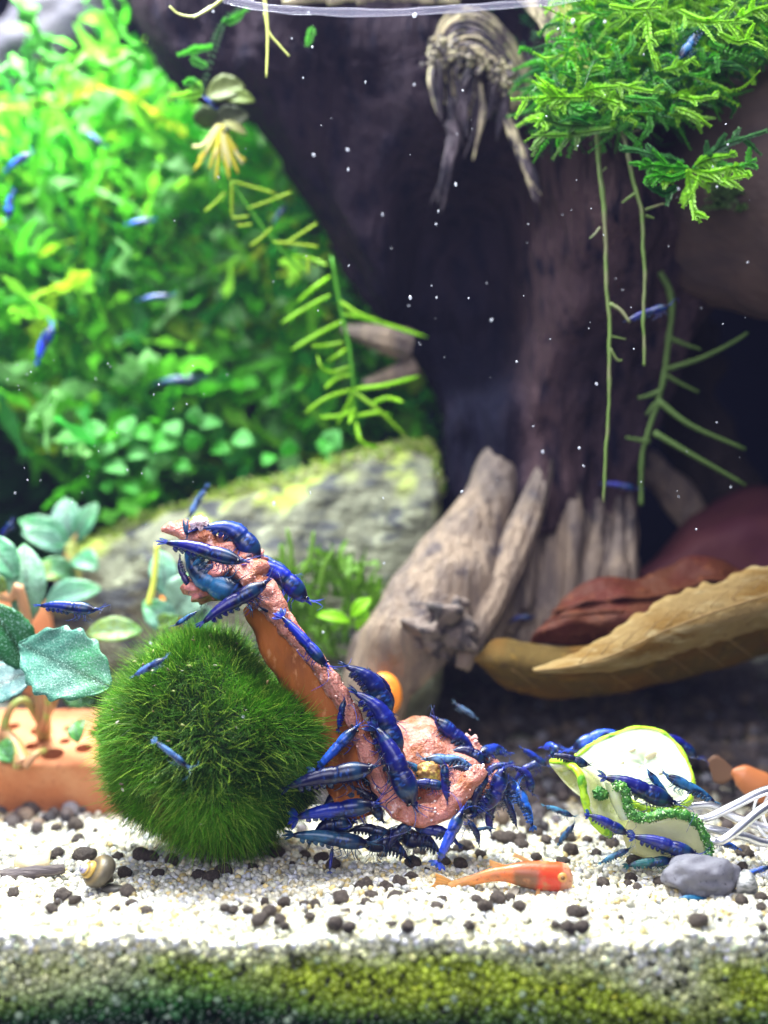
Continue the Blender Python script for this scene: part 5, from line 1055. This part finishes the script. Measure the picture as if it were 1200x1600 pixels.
    for k in range(18):
        a = -.9 + 1.7 * k / 17; x0, y0 = 345 + r.uniform(-6, 6), 195; L = r.uniform(50, 100)
        needle(f, [(x0, y0, 6.3), (x0 - L * .45 * math.sin(-a) * 1.0, y0 + L * .5, 6.2), (x0 + L * .75 * math.sin(a) + r.uniform(-5, 5), y0 + L * math.cos(a) * .9, 6.2)], 2.9, (.75, .66, .06) if k % 3 else (.85, .80, .45), 'root')
    # green moss growing on the stone behind the strip
    parts = []
    for _ in range(190):
        px, py = r.uniform(440, 625), r.uniform(860, 1000)
        if (px - 520) * .5 + (1000 - py) > 150: continue
        v, f_, e = ribbon(P(px, py + 30, r.uniform(6.5, 8.5)), (r.normal() * .5, r.normal() * .3, 1), r.uniform(.6, 1.3), r.uniform(.10, .28), r, 8, 2.2, .4); parts.append((v, f_, np.array([.15, .34, .03]) * r.uniform(.3, 1.2)))
    V, F, K = join(parts); tag(obj('moss', V, F, M_ribbon, col=K), 'loose green moss fronds growing at the foot of the stone slab', 'moss', kind='stuff')
    lf = empty('plant_leaf', 'bright lime green leaf glowing behind the right side of the food strip', 'leaf')
    for bs, tp, wd in [((495, 962, 6), (548, 972, 6), 20), ((548, 965, 6), (580, 935, 6), 22), ((560, 990, 6), (575, 955, 6), 22)]:
        V, F, _ = leaf(P(*bs), P(*tp), S(wd, 6), up=(0, -1, .6)); obj('blade', V, F, M_ribbon, lf, np.tile(np.array([.30, .66, .02]), (len(V), 1)))
    m_ = empty('stem_moss', 'upright thin green moss stems in front of the stone slab', 'moss')
    for pts in [[(452, 900), (455, 860), (448, 825)], [(470, 900), (485, 870), (490, 830)], [(500, 920), (505, 890), (520, 860)], [(437, 900), (440, 870), (438, 850)]]:
        needle(m_, [(a, b, 6.6) for a, b in pts], 4, (.22, .42, .06), 'stem')
greens()

# ------------------------------------------------------------------ moss at the upper right
def frond(pts3, ll, r, col, n=26, lw=.55):
    """moss shoot: thin stem with overlapping small pointed leaves on both sides"""
    Q = smoothpath(pts3, n); T, N, B = frames(Q); parts = []
    v, f = tube(Q, .018, 3); parts.append((v, f, np.array(col) * .6))
    V, F, K = [], [], []
    for i in range(1, n):
        t = i / (n - 1); l = ll * (.65 + .5 * math.sin(math.pi * min(1, t + .15))) * r.uniform(.8, 1.15)
        for s in (-1, 1, 0):
            d = (B[i] * s + T[i] * .75 + N[i] * (r.uniform(-.3, .4) if s else 1.0)); d /= np.linalg.norm(d); u = np.cross(d, N[i] if s else B[i]); u /= np.linalg.norm(u) + 1e-9
            b = len(V); V += [Q[i], Q[i] + d * l * .45 + u * l * lw * .5, Q[i] + d * l, Q[i] + d * l * .45 - u * l * lw * .5]; F.append((b, b + 1, b + 2, b + 3)); K += [np.array(col) * r.uniform(.75, 1.2)] * 4
    parts.append((np.array(V), F, np.array(K)))
    return join(parts)
def moss():
    r = np.random.default_rng(19); YG = (.26, .62, .02); GG = (.07, .40, .02); DG = (.015, .15, .02)
    def inside(px, py):
        top = -60; px -= 0; 
        if px < 885 and py < 75: return False
        bot = np.interp(px, [830, 870, 960, 1040, 1110, 1130, 1200, 1260], [120, 190, 205, 190, 150, 100, 95, 95]); return top < py < bot
    parts = []; 
    while len(parts) < 1500:
        px, py = r.uniform(845, 1260), r.uniform(-60, 205)
        if not inside(px, py): continue
        Y = r.uniform(1.8, 5.5); p = P(px, py, Y); a = r.uniform(-.5, 3.7); d = np.array([math.cos(a), r.normal() * .4, -abs(math.sin(a)) * .25 + r.normal() * .3]); L = r.uniform(.5, 1.25)
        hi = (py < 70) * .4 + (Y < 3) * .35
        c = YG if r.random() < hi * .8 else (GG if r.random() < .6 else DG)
        cv = r.normal(0, .18, 3); parts.append(frond([p, p + d * L * .5 + cv, p + d * L - np.array([0, 0, .15])], r.uniform(.07, .12), r, c, 18))
    for _ in range(420):
        px, py = r.uniform(850, 1130), r.uniform(-20, 200)
        p = P(px, py, r.uniform(5.5, 7)); parts.append(frond([p, p + r.normal(size=3) * np.array([.5, .3, .3]), p + r.normal(size=3) * np.array([.9, .3, .5])], .16, r, np.array([.012, .10, .03]) * r.uniform(.6, 1.6), 9))
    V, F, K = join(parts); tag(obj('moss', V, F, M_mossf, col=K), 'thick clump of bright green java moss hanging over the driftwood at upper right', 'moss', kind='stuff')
    def sprig(label, fr, Y=1.8, ll=.2, n=30, q=.62):
        o = empty('moss_sprig', label, 'moss', 'moss sprigs reaching out of the clump')
        for pts, c in fr:
            main = [P(a, b, Y - .15 * i + r.normal() * .06) for i, (a, b) in enumerate(pts)]; Q = smoothpath(main, 24); c = np.array(c); Lm = np.linalg.norm(Q[-1] - Q[0])
            sub = [frond(main, ll * q, r, c, int(n * 1.5))]
            for k in range(int(3 + Lm * 3.2)):
                i = r.integers(2, 21); t = Q[i + 1] - Q[i - 1]; t /= np.linalg.norm(t); sd = np.cross(t, [0, -1, 0]) * r.choice([-1, 1]); d = t * .8 + sd * r.uniform(.5, 1) + r.normal(0, .25, 3); L = r.uniform(.2, .5) * min(1, .4 + Lm * .4)
                sub.append(frond([Q[i], Q[i] + d * L * .5, Q[i] + d * L + np.array([0, 0, -.04])], ll * q * .8, r, c * r.uniform(.7, 1.15), 14))
            V, F, K = join(sub); obj('frond', V, F, M_mossf, o, K)
    sprig('left moss sprig with short bright side shoots reaching past the clump', [([(990, 150), (900, 152), (860, 152), (800, 155)], YG), ([(868, 155), (855, 175), (838, 197)], YG), ([(885, 150), (870, 165), (845, 162)], YG), ([(900, 150), (930, 138), (965, 135)], YG), ([(880, 158), (905, 175), (920, 168)], GG), ([(960, 200), (890, 210), (832, 212)], (.12, .3, .03)), ([(930, 195), (880, 195), (850, 185)], (.07, .22, .03))], 1.9, .19)
    sprig('drooping moss sprig with bright tip hanging below the clump', [([(1075, 262), (1078, 290), (1082, 318), (1085, 342)], YG), ([(1080, 262), (1120, 258), (1150, 262), (1180, 250)], GG), ([(1080, 265), (1110, 270), (1150, 262), (1170, 276)], YG), ([(1078, 262), (1050, 262), (1020, 258), (1000, 262)], GG), ([(1078, 268), (1050, 278), (1030, 275), (1010, 278)], GG), ([(1085, 260), (1110, 248), (1150, 242)], YG), ([(1075, 262), (1045, 275), (1028, 282)], YG), ([(1070, 255), (1030, 245), (970, 228)], (.05, .2, .05)), ([(1085, 260), (1130, 228), (1196, 205)], (.05, .2, .05)), ([(1060, 290), (1040, 302), (1028, 300)], DG), ([(1090, 262), (1100, 275), (1120, 282), (1165, 275)], YG)], 1.8, .2, 34)
    sprig('single bright moss shoot below the right part of the clump', [([(1040, 180), (1075, 182), (1096, 197)], YG)], 2.4, .16, 16)
    sprig('row of bright moss tips along the lower clump edge', [([(960, 130), (1000, 140), (1035, 145)], YG), ([(940, 155), (960, 160), (976, 170)], YG), ([(1060, 150), (1090, 155), (1120, 152)], YG), ([(1035, 110), (1060, 105), (1085, 90)], YG), ([(975, 152), (1000, 155), (1025, 155)], GG)], 1.7, .16, 22)
    sprig('bright moss tips in front at the upper right corner', [([(1070, 30), (1110, 35), (1160, 32)], YG), ([(1120, 50), (1150, 65), (1175, 62)], YG), ([(1130, 45), (1170, 20), (1205, 8)], YG), ([(1060, 15), (1090, 30), (1130, 34)], YG), ([(1010, 20), (1014, 60), (1020, 90)], YG), ([(950, 8), (990, 15), (1030, 12)], YG)], 1.2, .17, 26)
    parts = []
    for _ in range(60):
        px = r.uniform(1110, 1240); p = P(px, 300 + r.uniform(-14, 22), 4.4); parts.append(frond([p, p + np.array([r.normal() * .4, -.3, -.2])], .12, r, (.10, .20, .06), 8))
    V, F, K = join(parts); tag(obj('limb_moss', V, F, M_mossf, col=K), 'thin dull green moss on the underside of the right limb', 'moss', kind='stuff')
    s = empty('moss_sprig', 'thin dark moss strand with green tufts dangling left of the trunk hollow', 'moss')
    for pts, c in [([(380, 10), (350, 35), (335, 70), (322, 120), (315, 145)], (.02, .08, .02)), ([(335, 72), (305, 78), (280, 85)], GG), ([(325, 105), (310, 98), (300, 92)], GG), ([(318, 140), (300, 128), (290, 130)], GG), ([(318, 145), (295, 148), (268, 150)], YG), ([(345, 35), (365, 30), (385, 15)], GG), ([(315, 148), (308, 135), (300, 140)], YG)]:
        V, F, K = frond([P(a, b, 4.5) for a, b in pts], .15, r, c, 22); obj('frond', V, F, M_mossf, s, K)
    s = empty('moss_sprig', 'tiny green moss shoot under the waterline in the middle', 'moss'); V, F, K = frond([P(488, 40, 4), P(485, 55, 4), P(480, 70, 4)], .14, r, GG, 14); obj('frond', V, F, M_mossf, s, K)
    mr = mat('pale_root', (.55, .60, .16), rough=.4)
    for k, (pts, rp, lab) in enumerate([([(412, -10), (417, 30), (418, 70), (416, 121)], 3.2, 'straight yellow green root dangling from the top middle'), ([(414, 20), (420, 50), (436, 70), (452, 88)], 2.6, 'pale root tip bending right from the dangling root'), ([(352, -5), (330, 12), (302, 28)], 3.0, 'yellow root slanting left at the top'), ([(330, 10), (305, 25), (280, 22), (265, 10)], 2.2, 'white curved root at the top left of the trunk'), ([(868, -10), (890, 40), (905, 80), (922, 120)], 6, 'thick yellow green root beside the pale bark at the top'), ([(878, -10), (910, 50), (918, 90), (928, 118)], 4, 'thinner yellow root behind the thick one at the top'), ([(870, 5), (900, 20), (950, 22)], 3, 'short yellow root pointing right under the moss')]):
        V, F = tube(smoothpath([P(a, b, 2.5 + .3 * (k % 2)) for a, b in pts], 24), np.linspace(S(rp, 2.5), S(rp * .5, 2.5), 24), 8); tag(obj('root', V, F, mr), lab, 'root')
moss()

# ------------------------------------------------------------------ waterline and suspended bubbles
Q = smoothpath([P(350, -2, 1), P(420, 12, .6), P(520, 19, .3), P(640, 18, .2), P(760, 10, .3), P(860, 2, .6), P(930, -10, 1)], 60)
V, F = tube(Q, .11, 10, flat=.5, disp=.4, dscale=1.2); M_water.node_tree.nodes['Principled BSDF'].inputs['Alpha'].default_value = .12
tag(obj('water_surface', V, F, M_water), 'bright waterline seen at the top of the picture', kind='structure')
def bubbles():
    r = random.Random(44); V, F = ico(2); me = mesh_data('bubble', V, [tuple(f) for f in F], M_bubble)
    L = [(490, 332 - 260 + 170, 6), (543, 234, 7), (648, 24, 11), (482, 20, 8), (333, 18, 8), (595, 600 - 5, 0), (768, 500, 6), (682, 465, 6), (641, 465, 6), (932, 600, 5), (920, 513, 5), (848, 706, 5), (685, 330, 4), (428, 787, 6), (485, 770, 5), (945, 34, 6), (895, 33, 8), (700, 100, 0), (1120, 660, 3), (1045, 385, 3), (1168, 410, 3), (712, 288, 5), (872, 45, 4), (1088, 827, 5), (912, 728, 4), (905, 700, 5), (545, 815 - 400, 4), (600, 880, 4), (500, 990 + 0, 0), (235, 985, 0), (505, 988, 5), (235, 1005, 4), (338, 1042, 3), (380, 1120, 4), (180, 1010, 0)]
    for _ in range(80): L.append((r.choice([r.uniform(430, 1180), r.uniform(200, 1180)]), r.uniform(60, 780), r.choice([1.6, 2, 2.2, 3, 4.2])))
    for _ in range(40): L.append((r.uniform(0, 330), r.uniform(560, 830), r.choice([1.6, 2.2, 3.2])))
    for px, py, rad in L:
        if rad < 1: continue
        Y = r.uniform(-3, 3.5) if rad < 4 else r.uniform(-3.4, -1.5); s = S(rad, Y) * .46
        o = bpy.data.objects.new('bubble', me); C.objects.link(o); o.location = P(px, py, Y); o.scale = (s * r.uniform(.4, 1), s * .6, s * r.uniform(.5, 1.5)); o.rotation_euler = (0, r.uniform(-1, 1), 0)
        tag(o, ('larger pale bubble' if rad >= 4 else 'tiny white speck') + ' drifting before the ' + ('green plants' if px < 430 and py < 620 else 'left plants' if px < 430 else 'dark driftwood trunk' if py < 640 and px < 1050 else 'right hand limb and shade' if px >= 1050 else 'pale driftwood roots'), 'bubble', 'tiny specks and bubbles drifting in the water')
bubbles()

# ------------------------------------------------------------------ slightly cloudy water
V, F = box(-60, 60, -29, 33.5, -15, 16)
mh = bpy.data.materials.new('haze'); mh.use_nodes = True; t = mh.node_tree; t.nodes.remove(t.nodes['Principled BSDF'])
vp = t.nodes.new('ShaderNodeVolumePrincipled'); vp.inputs['Color'].default_value = (.50, .52, 1, 1); vp.inputs['Density'].default_value = .0004; vp.inputs['Anisotropy'].default_value = .2; t.links.new(vp.outputs[0], t.nodes['Material Output'].inputs['Volume'])
tag(obj('haze', V, F, mh, smooth=False), 'slightly cloudy tank water', kind='stuff')
